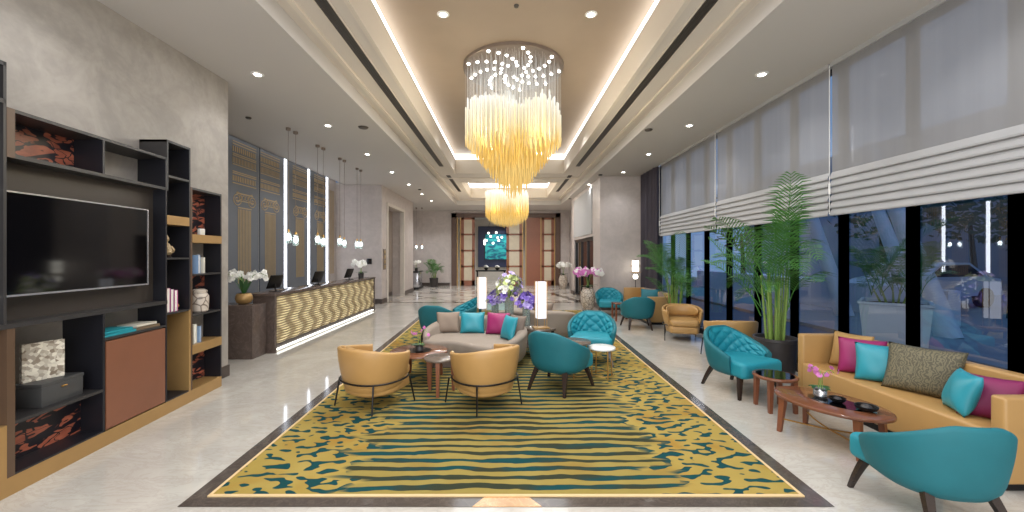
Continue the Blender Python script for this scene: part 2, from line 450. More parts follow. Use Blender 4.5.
# ------------------------------------------------------------------ camera
F_PX, HC = 400.0, 1.75
cam_d = bpy.data.cameras.new('camera'); cam = bpy.data.objects.new('camera', cam_d); COL.objects.link(cam)
cam.location = (0, 0, HC); cam.rotation_euler = (PI / 2, 0, 0)
cam_d.sensor_width = 36; cam_d.lens = 36 * F_PX / 1024; cam_d.shift_x = 6 / 1024; cam_d.shift_y = -1 / 1024; cam_d.clip_start = 0.02
scene.camera = cam
# ================================================================== ROOM
XW, XR = -4.03, 4.26          # tv wall, window line (blinds)
ZC, ZT, ZU = 4.26, 4.48, 5.08  # soffit, tray, upper coffer
YB, Y0 = 22.8, -3.6            # far wall, wall behind the camera
YL = 5.80                      # end of the tv wall
XRC = -6.1                     # reception wall
mb = MB(); mb.box(-6.4, 4.44, Y0 - .2, YB, -0.12, 0); struct(mb.build('floor', M['floor']))
mb = MB(); mb.box(-4.42, 3.1, 14.9, YB - 0.02, 0.0, 0.002); struct(mb.build('floor_pattern', M['floor_pattern']))
mb = MB(); mb.box(-4.42, 3.1, 14.68, 14.86, 0.0, 0.003); mb.box(-4.42, 3.1, 18.3, 18.6, 0.0, 0.003)
mb.prism([(2.5, 14.9), (3.1, 14.9), (3.1, 16.2)], 0, 0.003); mb.prism([(1.9, 18.3), (2.6, 15.0), (2.9, 15.0), (2.2, 18.3)], 0, 0.0032)
struct(mb.build('floor_inlay', M['border']))
# walls
mb = MB(); mb.box(XW - .25, XW, Y0, YL, 0, ZC); mb.box(-6.4, XW - .25, YL - .25, YL, 0, ZC); struct(mb.build('wall_left', M['plaster']))
mb = MB(); mb.box(XW - .01, XW + .014, 5.2, YL + .014, 0, .16); struct(mb.build('baseboard_left', M['base']))
mb = MB(); mb.box(-6.35, XRC - .03, YL, 14.4, 0, 4.75); struct(mb.build('wall_reception', M['plaster_far']))
mb = MB(); mb.box(-6.35, -4.46, 14.35, 15.0, 0, ZC); mb.box(-6.35, -4.46, 17.45, 19.2, 0, ZC); mb.box(-6.35, -4.46, 15.0, 17.45, 3.62, ZC)
struct(mb.build('wall_pier', M['plaster_far']))
mb = MB(); mb.box(-6.3, -4.95, 15.0, 17.45, 0, 3.62); struct(mb.build('wall_niche', M['niche']))
mb = MB()
for y0, y1, z0, z1 in ((14.94, 15.1, 0, 3.72), (17.37, 17.53, 0, 3.72), (15.1, 17.37, 3.6, 3.72)): mb.box(-4.6, -4.43, y0, y1, z0, z1)
struct(mb.build('trim_1', M['plaster_light']))
mb = MB(); mb.box(-5.9, -4.445, 14.33, 14.36, 0, .17); mb.box(-4.47, -4.44, 14.34, 14.94, 0, .17); mb.box(-4.96, -4.935, 15.1, 17.37, 0, .17)
mb.box(-4.47, -4.44, 17.53, 19.22, 0, .17); mb.box(-5.4, -3.2, YB - .03, YB, 0, .17); mb.box(3.05, 3.7, YB - .03, YB, 0, .17)
struct(mb.build('baseboard_rear', M['base']))
mb = MB(); mb.box(-6.4, -3.1, YB, YB + .2, 0, 4.6); mb.box(3.1, 4.5, YB, YB + .2, 0, 4.6); mb.box(-3.1, 3.1, YB, YB + .2, 4.12, 4.6)
struct(mb.build('wall_back', M['plaster_far']))
mb = MB(); mb.box(-6.4, -6.2, 19.2, YB, 0, ZC); struct(mb.build('wall_recess', M['plaster_far']))
mb = MB(); mb.box(3.0, 4.5, 12.75, 13.6, 0, ZC); mb.box(3.0, 3.2, 13.6, 13.75, 0, ZC); mb.box(3.0, 3.2, 17.6, 18.3, 0, ZC); mb.box(3.0, 3.2, 13.75, 17.6, 2.4, ZC)
mb.box(3.2, 3.75, 18.1, 18.3, 0, ZC); mb.box(3.6, 3.8, 18.3, YB, 0, ZC)
struct(mb.build('wall_right', M['plaster_far']))
mb = MB(); mb.box(2.97, 3.02, 12.72, 13.77, 0, .17); mb.box(3.0, 4.2, 12.72, 12.76, 0, .17); mb.box(2.97, 3.02, 17.6, 18.32, 0, .17)
struct(mb.build('baseboard_right', M['base']))
mb = MB(); mb.box(-6.4, 4.5, Y0 - .2, Y0, 0, 5.3); struct(mb.build('wall_front', M['plaster']))
mb = MB(); mb.box(4.3, 4.5, Y0, 1.66, 0, ZC); mb.box(4.33, 4.5, 11.45, 12.75, 0, ZC); struct(mb.build('wall_window_side', M['plaster_light']))
# pale roman panel above the opening in the right wall
# ceiling
def ring(name, mat, x0, x1, y0, y1, holes, z0, z1):
    """slab with rectangular holes stacked along y"""
    mb = MB(); ys = y0
    for hx0, hx1, hy0, hy1 in holes:
        mb.box(x0, x1, ys, hy0, z0, z1); mb.box(x0, hx0, hy0, hy1, z0, z1); mb.box(hx1, x1, hy0, hy1, z0, z1); ys = hy1
    mb.box(x0, x1, ys, y1, z0, z1); return struct(mb.build(name, mat))
OX0, OX1, OY0, OY1 = -2.47, 2.74, -2.6, 20.0
C1 = (-1.68, 1.92, -1.6, 13.3); C2 = (-1.68, 1.92, 15.0, 18.9)
ring('ceiling', M['ceil'], -5.78, 4.32, Y0, YB, [(OX0, OX1, OY0, OY1)], ZC, ZT + .06)
ring('ceiling_tray', M['tray'], OX0 - .01, OX1 + .01, OY0 - .01, OY1 + .01, [C1, C2], ZT, ZT + .05)
mb = MB(); mb.box(-6.4, 4.5, Y0 - .2, YB + .2, 5.12, 5.3); struct(mb.build('ceiling_upper', M['coffer']))
mb = MB(); mb.box(-6.4, -5.78, YL - .1, YB, 4.72, 4.9); struct(mb.build('ceiling_slot', M['ceil']))
mb = MB(); mb.box(-5.78, -5.74, YL - .1, YB, ZC, 4.8); struct(mb.build('ceiling_slot_face', M['ceil']))
mb = MB(); mb.box(-6.4, -5.7, 14.4, YB, ZC, ZC + .1);  struct(mb.build('ceiling_rear', M['ceil']))
k = 2
for (x0, x1, y0, y1) in (C1, C2):
    mb = MB(); t_, zt = .05, 4.93
    for a in ((x0 - t_, x0, y0 - t_, y1 + t_), (x1, x1 + t_, y0 - t_, y1 + t_), (x0, x1, y0 - t_, y0), (x0, x1, y1, y1 + t_)):
        mb.box(a[0] - .004, a[1] + .004, a[2] - .004, a[3] + .004, ZT - .02, zt)
    if False: pass
    w = .2
    for a in ((x0 - w, x0 - t_, y0 - w, y1 + w), (x1 + t_, x1 + w, y0 - w, y1 + w), (x0 - t_, x1 + t_, y0 - w, y0 - t_), (x0 - t_, x1 + t_, y1 + t_, y1 + w)):
        mb.box(a[0], a[1], a[2], a[3], zt - .12, zt - .09)
    for a in ((x0 - w - .02, x0 - w, y0 - w, y1 + w), (x1 + w, x1 + w + .02, y0 - w, y1 + w), (x0 - w, x1 + w, y0 - w - .02, y0 - w), (x0 - w, x1 + w, y1 + w, y1 + w + .02)):
        mb.box(a[0], a[1], a[2], a[3], zt - .12, 5.13)
    struct(mb.build('trim_%d' % k, M['fascia'])); k += 1
# moulding lines on the tray
mb = MB()
for x in (-2.30, 2.57): mb.box(x - .03, x + .03, -2.4, 19.8, ZT - .035, ZT + .01)
mb.box(-2.3, 2.57, 14.1, 14.2, ZT - .03, ZT + .01); mb.box(-2.3, 2.57, 19.74, 19.8, ZT - .03, ZT + .01)
struct(mb.build('trim_%d' % k, M['fascia'])); k += 1

# LED strips, each run a thing
def led(name, label, boxes, mat):
    mb = MB()
    for b in boxes: mb.box(*b)
    return tag(mb.build(name, M[mat], smooth=False), label, 'light strip')
for nm, (x0, x1, y0, y1) in (('near long', C1), ('far short', C2)):
    z = 4.89
    led('led_strip', 'warm white light strip along the left edge of the %s ceiling coffer' % nm, [(x0 - .09, x0 - .05, y0, y1, z, z + .22)], 'cove_led')
    led('led_strip', 'warm white light strip along the right edge of the %s ceiling coffer' % nm, [(x1 + .05, x1 + .09, y0, y1, z, z + .22)], 'cove_led')
    led('led_strip', 'warm white light strip across the far end of the %s ceiling coffer' % nm, [(x0 - .05, x1 + .05, y1 + .05, y1 + .09, z, z + .22)], 'cove_led')
    if nm != 'near long':
        led('led_strip', 'warm white light strip across the near end of the %s ceiling coffer' % nm, [(x0 - .05, x1 + .05, y0 - .09, y0 - .05, z, z + .22)], 'cove_led')
led('led_strip', 'white light strip hidden in the ceiling slot above the reception panels', [(-5.81, -5.779, YL, 14.3, 4.5, 4.54)], 'cove_led')

# vents
def vent(x, y0, y1, label):
    t = thing('linear_vent', label, 'air vent', (x, (y0 + y1) / 2, ZT))
    L = (y1 - y0) / 2
    mb = MB(); mb.box(-.07, .07, -L, L, -.006, .004); mb.build('vent_slot', M['vent'], t)
    mb = MB(); mb.box(-.085, -.07, -L, L, -.012, .004); mb.box(.07, .085, -L, L, -.012, .004); mb.build('vent_rim', M['fascia'], t)
    mb = MB()
    for i in range(3): x_ = -.035 + .035 * i; mb.box(x_ - .004, x_ + .004, -L, L, -.014, -.004)
    mb.build('louvres', M['shelf_dark'], t)
for sx, nm in ((-1.98, 'left'), (2.2, 'right')):
    vent(sx, -1.5, 12.3, 'long dark linear air vent beside the near coffer, %s side' % nm)
    vent(sx, 13.7, 17.2, 'shorter dark linear air vent beside the far coffer, %s side' % nm)

# downlights
SPOT_W = 55
def spot(x, y, z, power, size=2.0, blend=0.9, col=(1, .965, .93)):
    d = bpy.data.lights.new('spot', 'SPOT'); d.energy = power; d.spot_size = size; d.spot_blend = blend; d.color = col; d.shadow_soft_size = .06
    o = bpy.data.objects.new('spot_lamp', d); COL.objects.link(o); o.location = (x, y, z); return o
DL = None
def downlight(x, y, z, label, group, power=SPOT_W):
    global DL
    if DL is None:
        DL = thing('downlight', label, 'downlight', (x, y, z), 0, group)
        mb = MB(); mb.lathe([(.05, .004), (.052, -.012), (.075, -.012), (.085, -.004), (.085, .004)], 20); mb.build('trim_ring', M['white'], DL)
        mb = MB(); mb.lathe([(.001, -.004), (.05, -.004), (.05, .002), (.001, .002)], 16); mb.build('lens', M['lens'], DL)
    else: dup(DL, (x, y, z), 0, label, group)
    spot(x, y, z - .03, power)
spot(-3.45, 3.3, ZC - .03, SPOT_W); spot(3.55, 3.3, ZC - .03, SPOT_W)
ys = [5.55, 7.75, 9.95, 12.1, 14.2, 16.4, 18.5]
for i, y in enumerate(ys):
    downlight(-3.45, y, ZC, 'recessed white downlight in the ceiling strip over the desk side, %s from the near end' % ordinal(i), 'downlights on the desk side')
for i, y in enumerate(ys[:5]):
    downlight(3.55 if y < 13 else 2.95, y, ZC, 'recessed white downlight in the ceiling strip over the windows, %s from the near end' % ordinal(i), 'downlights on the window side')
downlight(-.88, 5.6, 5.12, 'bright recessed downlight in the gold ceiling coffer, left of the chandelier', 'coffer downlights', 110)
downlight(1.19, 5.6, 5.12, 'bright recessed downlight in the gold ceiling coffer, right of the chandelier', 'coffer downlights', 110)
for i, y in enumerate((9.8, 12.4)):
    spot(-1.1, y, 5.05, 90); spot(1.4, y, 5.05, 90)
for y in (-1.5, 2.0): spot(-.9, y, 5.05, 110); spot(1.2, y, 5.05, 110)
for y in (-.5, 1.6): spot(-3.45, y, ZC - .03, 50); spot(3.5, y, ZC - .03, 50)
for y in (16.5, 18.0): spot(-.7, y, 5.05, 60); spot(.9, y, 5.05, 60)
for y in (8.2, 10.4, 12.6): spot(-5.2, y, ZC - .05, 60)  # lamps added to brighten the reception side, without fittings
for x, y in ((-5.2, 21.3), (-3.6, 21.3), (2.7, 21.0), (0, 21.2), (-2.0, 20.6), (1.6, 20.6), (-3.4, 19.4)): spot(x, y, ZC - .05, 120)  # lamps added only to lift the far wall, no fittings here
# ceiling fittings
def small_fit(name, x, y, z, r, mat, label, cat):
    mb = MB(); mb.lathe([(r * .3, -.03), (r * .8, -.025), (r, -.004), (r, .004), (.001, .004)], 16); tag(mb.build(name, M[mat], loc=(x, y, z)), label, cat)
small_fit('ceiling_speaker', -2.8, 7.85, ZC, .1, 'vent', 'round dark ceiling speaker beside the near left downlights', 'speaker')
small_fit('smoke_detector', 2.85, 8.0, ZC, .08, 'vent', 'small dark smoke detector on the ceiling strip over the windows', 'smoke detector')
small_fit('smoke_detector', -4.7, 7.3, ZC, .05, 'vent', 'small dark smoke detector on the ceiling near the reception panels', 'smoke detector')
small_fit('sprinkler', .14, 5.4, 5.12, .035, 'vent', 'tiny sprinkler head in the gold coffer before the chandelier', 'sprinkler')
small_fit('ceiling_camera', 2.95, 12.5, ZC, .07, 'black_metal', 'black dome security camera on the ceiling before the right pier', 'camera')
small_fit('ceiling_camera', 2.85, 17.8, ZC, .07, 'black_metal', 'black dome security camera on the ceiling at the far right', 'camera')
small_fit('ceiling_camera', -3.3, 15.3, ZC, .06, 'black_metal', 'black dome security camera on the ceiling beyond the reception pier', 'camera')

# ------------------------------------------------------------------ windows on the right
XG = 4.40
edges = [1.66 + .885 * i for i in range(0, 12)]
wi = 1
for a, b in zip(edges[:-1], edges[1:]):
    mb = MB()
    mb.box(XG - .05, XG + .03, a - .04, a + .04, 0, ZC); mb.box(XG - .05, XG + .03, b - .04, b + .04, 0, ZC)
    mb.box(XG - .045, XG + .025, a, b, 0, .12); mb.box(XG - .045, XG + .025, a, b, 2.32, 2.46); mb.box(XG - .045, XG + .025, a, b, ZC - .08, ZC)
    fr = struct(mb.build('window_%d' % wi, M['frame'], smooth=False))
    mb = MB(); mb.grid([[(XG, a, .12), (XG, a, 2.32)], [(XG, b, .12), (XG, b, 2.32)]]); mb.grid([[(XG, a, 2.46), (XG, a, ZC - .08)], [(XG, b, 2.46), (XG, b, ZC - .08)]])
    mb.build('glass', M['glass'], fr); wi += 1
# roman blinds
bz = [1.7, 2.40, 5.24, 8.08, 11.0]
nm = ['nearest narrow', 'near wide', 'middle', 'far']
for i in range(1, 4):
    a, b = bz[i] + .015, bz[i + 1] - .015
    t = thing('roman_blind', '%s roman blind, sheer grey top over white pleats, on the window wall' % nm[i], 'blind', (XR, (a + b) / 2, 2.26), 0, 'roman blinds')
    L = (b - a) / 2
    mb = MB(); mb.grid([[(0, -L, .57), (0, -L, ZC - 2.26)], [(0, L, .57), (0, L, ZC - 2.26)]]); mb.build('sheer_panel', M['sheer'], t)
    prof = []
    for k_ in range(6):
        z0 = .57 - k_ * .095
        for q, dx in ((0, 0), (.35, -.02), (.8, -.036), (.97, -.032), (1.0, -.006)): prof.append((dx, z0 - q * .095))
    mb = MB(); mb.grid([[(x, -L, z) for x, z in prof], [(x, L, z) for x, z in prof]]); mb.build('pleated_panel', M['pleat'], t, angle=25)
    mb = MB(); mb.tube([(-.06, L - .03, .02), (-.06, L - .03, 1.95)], .004, 6); mb.tube([(-.06, L - .03, .28), (-.06, L - .03, .42)], .011, 8); mb.build('pull_cord', M['white'], t)
    mb = MB(); mb.box(-.03, .03, -L, L, ZC - 2.26 - .06, ZC - 2.26); mb.build('head_rail', M['pleat'], t)
# curtain bunched at the end of the windows
rows = []
for i in range(90):
    y = 11.3 + i * (1.3 / 89); x = 4.27 + .05 * math.sin(i * 1.05) + .02 * math.sin(i * .37)
    rows.append([(x, y, .02), (x, y, ZC - .01)])
mb = MB(); mb.grid(rows); c_ = mb.build('curtain', M['curtain'], angle=80)
tag(c_, 'charcoal full height curtain gathered at the far end of the windows', 'curtain')

# ------------------------------------------------------------------ far doors
def portal():
    y = YB
    X0, X1 = -3.1, 3.1
    mb = MB(); mb.box(X0, X0 + .28, y - .08, y + .2, 0, 4.12); mb.box(X1 - .28, X1, y - .08, y + .2, 0, 4.12); mb.box(X0, X1, y - .08, y + .2, 3.88, 4.12)
    d = struct(mb.build('door_1', M['door_dark'], smooth=False))
    mb = MB()
    for x0, x1 in ((-2.80, -2.74), (-2.62, -2.56), (.92, .98), (1.10, 1.16), (1.96, 2.02), (2.74, 2.80)): mb.box(x0, x1, y - .04, y + .06, 0, 3.88)
    mb.build('gold_strip', M['gold_paint'], d)
    def leaf(x0, x1, nm_, depth=0.0, solid=False):
        mb = MB(); fw = .16
        if solid: mb.box(x0, x1, y + depth, y + depth + .06, 0, 3.88)
        else:
            mb.box(x0, x0 + fw, y + depth, y + depth + .06, 0, 3.88); mb.box(x1 - fw, x1, y + depth, y + depth + .06, 0, 3.88)
            mb.box(x0, x1, y + depth, y + depth + .06, 0, .3); mb.box(x0, x1, y + depth, y + depth + .06, 3.76, 3.88)
            for z in (1.1, 2.0, 2.92): mb.box(x0, x1, y + depth, y + depth + .06, z - .05, z + .05)
        lf = mb.build('door_leaf', M['door_wood'], d)
        if not solid:
            for z0, z1 in ((.3, 1.05), (1.15, 1.95), (2.05, 2.87), (2.97, 3.76)):
                mb = MB(); mb.box(x0 + fw, x1 - fw, y + depth + .02, y + depth + .035, z0, z1); mb.build('pane', M['pane'], lf)
        else:
            pass
        return lf
    lf = leaf(-2.56, -1.78, 'l'); mb = MB(); mb.tube([(-1.86, y - .05, .95), (-1.86, y - .05, 1.6)], .02); mb.build('door_handle', M['gold'], lf)
    lf = leaf(.02, .92, 'r'); mb = MB(); mb.tube([(.10, y - .05, .95), (.10, y - .05, 1.6)], .02); mb.build('door_handle', M['gold'], lf)
    leaf(1.16, 1.96, 's', 0.0, True)
    lf = leaf(2.02, 2.74, 'p')
portal()
# lobby beyond the doors
mb = MB(); mb.box(-3.2, 3.2, YB + .2, 28, -.1, 0); struct(mb.build('floor_lobby', M['floor']))
mb = MB(); mb.box(-3.2, 3.2, 28, 28.1, 0, 4.2); struct(mb.build('wall_lobby', M['plaster_light']))
mb = MB(); mb.box(-3.3, -3.2, YB + .2, 28, 0, 4.2); mb.box(3.2, 3.3, YB + .2, 28, 0, 4.2); struct(mb.build('wall_lobby_side', M['plaster_light']))
mb = MB(); mb.box(-3.3, 3.3, YB + .2, 28.1, 4.2, 4.3); struct(mb.build('ceiling_lobby', M['ceil']))
mb = MB(); mb.box(-1.95, .6, 27.9, 28, .9, 3.75); struct(mb.build('wall_lobby_panel', M['navy']))
t = thing('wall_painting', 'turquoise painting on the navy panel seen through the open far doors', 'painting', (-.7, 27.88, 1.45))
mb = MB(); mb.box(-.75, .75, -.03, 0, 0, 1.75); mb.build('canvas', M['turq_art'], t)
mb = MB()
for b_ in ((-.79, -.75, 0, 1.75), (.75, .79, 0, 1.75), (-.79, .79, -.04, 0), (-.79, .79, 1.75, 1.79)): mb.box(b_[0], b_[1], -.04, 0, b_[2], b_[3])
mb.build('picture_frame', M['black_metal'], t)
t = thing('bubble_chandelier', 'cluster of white glowing bubble lights hanging in the room beyond the doors', 'chandelier', (-.75, 26.5, 4.2), 0)
mb = MB(); mb.lathe([(.001, 0), (.35, 0), (.35, -.04), (.001, -.04)], 16); mb.build('canopy', M['black_metal'], t)
for i in range(13):
    x, y, z = random.uniform(-.75, .75), random.uniform(-.4, .4), random.uniform(-1.75, -.95)
    mb = MB(); mb.ball((x, y, z), .075, 1, 10, 6); g = mb.build('glass_globe', M['globe'], t)
    mb = MB(); mb.tube([(x * .4, y * .4, -.03), (x, y, z + .07)], .004, 5); mb.build('cord', M['black_metal'], g)
t = thing('console_table', 'black console table with pale flowers in the room beyond the doors', 'table', (-.95, 25.2, 0))
mb = MB(); mb.box(-.95, .95, -.3, .3, .72, .8, .01); mb.build('table_top', M['black_metal'], t)
for x in (-.85, .85): mb = MB(); mb.box(x - .04, x + .04, -.26, .26, 0, .72); mb.build('leg', M['black_metal'], t)
for x, nm_ in ((-1.25, 'left'), (-.55, 'right')):
    t = thing('flower_bowl', 'bowl of white flowers on the black console beyond the doors, %s one' % nm_, 'flowers', (x, 25.2, .8))
    mb = MB(); mb.lathe([(.05, 0), (.12, .06), (.14, .14), (.12, .14), (.1, .07), (.001, .03)], 16); mb.build('bowl', M['black_metal'], t)
    for q in range(7):
        a = q * .9; mb = MB(); mb.ball((.1 * math.cos(a), .1 * math.sin(a), .2 + .03 * (q % 3)), .065, .8, 8, 6); mb.build('flower', M['petal_white'], t)
for x, y in ((-1.5, 24.6), (.8, 25.5), (-.5, 27)): spot(x, y, 4.15, 260)  # added lamps that brighten the room beyond the doors

# glazed opening in the right wall
mb = MB()
for a in (13.8, 15.05, 16.3, 17.55): mb.box(3.05, 3.15, a - .06, a + .06, 0, 2.4)
mb.box(3.05, 3.15, 13.75, 17.6, 2.28, 2.42); mb.box(3.05, 3.15, 13.75, 17.6, 0, .1)
d2 = struct(mb.build('door_2', M['frame'], smooth=False))
mb = MB(); mb.grid([[(3.1, 13.8, .1), (3.1, 13.8, 2.28)], [(3.1, 17.5, .1), (3.1, 17.5, 2.28)]]); mb.build('glass', M['glass'], d2)
mb = MB(); mb.box(2.975, 3.0, 13.9, 17.55, 2.5, 4.1); mb.box(2.968, 3.0, 13.9, 17.55, 2.5, 2.62)
tag(mb.build('roman_blind', M['pleat']), 'pale flat blind hung above the glazed opening in the far right wall', 'blind')
mb = MB(); mb.box(4.3, 4.4, 13.6, 18.1, 0, 3); mb.box(3.2, 4.4, 13.55, 13.6, 0, 3); mb.box(3.2, 4.4, 18.05, 18.1, 0, 3); mb.box(3.2, 4.4, 13.6, 18.1, 2.9, 3); mb.box(3.2, 4.4, 13.6, 18.1, -.1, 0)  # charcoal box: darkness behind the glass put into the wall colour
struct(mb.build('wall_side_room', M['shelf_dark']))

# ------------------------------------------------------------------ carpet
def edge_x(y, off=0.0): return 2.155 + off + .024 * (y - 2.9)
YF, YE = 2.908, 12.55
mb = MB(); n = 20
rows = [(YF + (YE - YF) * i / n) for i in range(n + 1)]
mb.prism([(edge_x(y, -.02), y) for y in rows] + [(-edge_x(y, -.02), y) for y in reversed(rows)], 0.0, .0105)
cp = tag(mb.build('carpet', M['carpet'], smooth=False), 'large gold carpet with wavy teal stripes under the central seating', 'carpet')
mb = MB()
for s in (-1, 1):
    for y0, y1 in zip(rows[:-1], rows[1:]):
        P = [(s * edge_x(y0, -.022), y0), (s * edge_x(y0), y0), (s * edge_x(y1), y1), (s * edge_x(y1, -.022), y1)]
        mb.prism(P if s > 0 else P[::-1], 0, .013)
mb.box(-edge_x(YF), edge_x(YF), YF - .022, YF, 0, .013); mb.box(-edge_x(YE), edge_x(YE), YE, YE + .022, 0, .013)
mb.build('binding', M['carpet_edge'], cp, smooth=False)
mb = MB()
for s in (-1, 1):
    mb.grid([[(s * edge_x(y, .0), y, .003), (s * edge_x(y, .13), y, .003)] for y in rows])
mb.grid([[(-edge_x(2.775, .13), 2.775, .003), (-edge_x(2.9, .13), 2.9, .003), (-edge_x(YF, .13), YF, .003)], [(edge_x(2.775, .13), 2.775, .003), (edge_x(2.9, .13), 2.9, .003), (edge_x(YF, .13), YF, .003)]])
mb.grid([[(-edge_x(YE, .11), YE, .003), (-edge_x(YE, .11), YE + .14, .003)], [(edge_x(YE, .11), YE, .003), (edge_x(YE, .11), YE + .14, .003)]])
struct(mb.build('floor_border', M['border'], smooth=False))
mb = MB(); mb.prism([(-.235, 2.775), (.25, 2.775), (.16, 2.893), (-.15, 2.893)], .002, .005); struct(mb.build('floor_medallion', M['amber_stone'], smooth=False))

# ================================================================== MEDIA WALL UNIT
def XF(y): return -3.372 - .08 * y
def WP(fr, y, z): f = XF(y); return (f + (XW + .002 - f) * fr, y, z)
def YP(px): return 3.372 / ((506 - px) / 400 - .08)
unit = thing('media_wall_unit', 'dark open shelving wall unit with gold plinth around the television', 'shelving unit', (0, 0, 0))
def wbox(name, mat, boxes, label=None, bev=0.0):
    mb = MB()
    for (f0, f1, y0, y1, z0, z1) in boxes: mb.box(f0, f1, y0, y1, z0, z1, f=WP, bev=bev)
    o = mb.build(name, M[mat], unit, smooth=False)
    if label: o['label'] = label
    return o
YN = 1.6                       # near end, out of frame
yA, yB_, yC, yD, yE = YP(6.6), YP(15), YP(105), YP(167), YP(190.5)
yZ = YP(221.6)
wbox('plinth', 'gold_paint', [(0, 1, YN, yZ, 0, .135)], 'gold base plinth')
# near tower and near lower bay
wbox('upright', 'shelf_dark', [(0, 1, yA - .02, yA, 1.25, 3.14)]); wbox('shelf', 'shelf_dark', [(0, 1, YN, yA, 3.11, 3.14)]); wbox('shelf', 'shelf_dark', [(0, 1, YN, yA, 2.84, 2.87)])
wbox('upright', 'shelf_brown', [(-.004, 1, yA, yB_, 2.46, 2.82)], 'brown upright'); wbox('upright', 'shelf_brown', [(-.004, 1, yA, yB_, .135, 1.24)], 'brown upright')
wbox('upright', 'gold_paint', [(-.006, .6, YN, yA, .135, .52)], 'gold panel')
wbox('back_panel', 'shelf_in', [(.9, 1, YN, yA, .52, 3.1)])
# top row of boxes
wbox('shelf', 'shelf_dark', [(0, 1, yA, yD, 2.795, 2.82)]); wbox('shelf', 'shelf_dark', [(0, 1, yA, yD, 2.46, 2.49)])
wbox('upright', 'shelf_in', [(0, 1, yC - .022, yC, 2.49, 2.795)]); wbox('upright', 'shelf_in', [(0, 1, yD - .02, yD, .135, 2.82)])
wbox('art_panel', 'red_art', [(.72, .78, yB_, yC - .022, 2.49, 2.795)], 'red and black lily patterned back panel')
# television panel and ledge
wbox('tv_panel', 'tv_panel', [(.45, .6, yA, yD - .02, 1.25, 2.46)], 'bronze brown panel behind the television')
wbox('shelf', 'shelf_dark', [(-.02, 1, YN, yD, 1.215, 1.25)])
# lower bay with art
wbox('upright', 'shelf_in', [(0, 1, yC - .022, yC, .135, 1.215)])
wbox('shelf', 'shelf_dark', [(0, 1, yB_, yC - .022, .505, .53)])
wbox('art_panel', 'red_art', [(.55, .6, yB_, yC - .022, .15, .505)], 'red and black lily patterned back panel')
wbox('shelf', 'shelf_in', [(0, 1, yB_, yC, .135, .15)])
# cabinet
cab = wbox('cabinet', 'shelf_dark', [(.1, 1, yC, yD - .02, .135, .965), (0, 1, yC, yD - .02, .965, .985)])
mb = MB(); mb.box(-.01, .1, yC + .01, yD - .03, .15, .955, f=WP); dr = mb.build('door', M['leather_door'], cab); dr['label'] = 'brown leather cabinet door'
# middle tower
wbox('upright', 'shelf_dark', [(0, 1, yD, yD + .02, 2.46, 3.02)]); wbox('upright', 'shelf_in', [(0, 1, yE - .022, yE, 1.10, 3.02)])
wbox('shelf', 'shelf_dark', [(0, 1, yD, yE, 2.995, 3.02)]); wbox('shelf', 'shelf_dark', [(0, 1, yD, yE, 2.61, 2.635)])
wbox('shelf', 'gold_paint', [(-.01, 1, yD, yE - .022, 2.09, 2.19)], 'gold shelf block'); wbox('shelf', 'shelf_dark', [(0, 1, yD, yE - .022, 1.70, 1.72)]); wbox('shelf', 'shelf_dark', [(0, 1, yD, yE - .022, 1.09, 1.11)])
wbox('upright', 'gold_paint', [(-.01, 1, yE - .03, yE, .135, 1.10)], 'gold side panel')
wbox('shelf', 'shelf_in', [(0, 1, yD, yE, .135, .15)])
# far tower
wbox('upright', 'shelf_brown', [(-.005, 1, yE, yE + .03, .135, 2.56)], 'brown upright'); wbox('upright', 'shelf_in', [(0, 1, yZ - .022, yZ, .135, 2.56)])
wbox('shelf', 'shelf_dark', [(0, 1, yE, yZ, 2.535, 2.56)])
wbox('shelf', 'gold_paint', [(-.01, 1, yE + .03, yZ, 1.90, 2.0)], 'gold shelf block'); wbox('shelf', 'shelf_dark', [(0, 1, yE + .03, yZ, 1.50, 1.52)]); wbox('shelf', 'shelf_dark', [(0, 1, yE + .03, yZ, 1.01, 1.03)])
wbox('shelf', 'gold_paint', [(-.01, 1, yE + .03, yZ, .555, .665)], 'gold shelf block')
for z0, z1 in ((2.0, 2.535), (1.03, 1.5), (.15, .555)):
    wbox('art_panel', 'red_art', [(.93, .98, yE + .03, yZ - .022, z0, z1)], 'red and black lily patterned back panel')
# television
tv = thing('television', 'large flat black television with thin silver bezel on the media wall', 'television', (0, 0, 0))
ty1 = YP(151.4); ty0 = ty1 - 1.40
mb = MB(); mb.box(.12, .4, ty0, ty1, 1.44, 2.225, f=WP); mb.build('tv_body', M['black_metal'], tv, smooth=False)
mb = MB(); mb.box(.10, .13, ty0 + .012, ty1 - .012, 1.455, 2.213, f=WP); mb.build('screen', M['screen'], tv, smooth=False)
mb = MB()
for a in ((ty0, ty1, 2.213, 2.225), (ty0, ty1, 1.44, 1.455), (ty0, ty0 + .012, 1.44, 2.225), (ty1 - .012, ty1, 1.44, 2.225)): mb.box(.09, .14, a[0], a[1], a[2], a[3], f=WP)
mb.build('bezel', M['silver'], tv, smooth=False)
mb = MB(); mb.box(.38, .47, ty0 + .4, ty1 - .4, 1.6, 2.0, f=WP); mb.build('wall_bracket', M['black_metal'], tv, smooth=False)

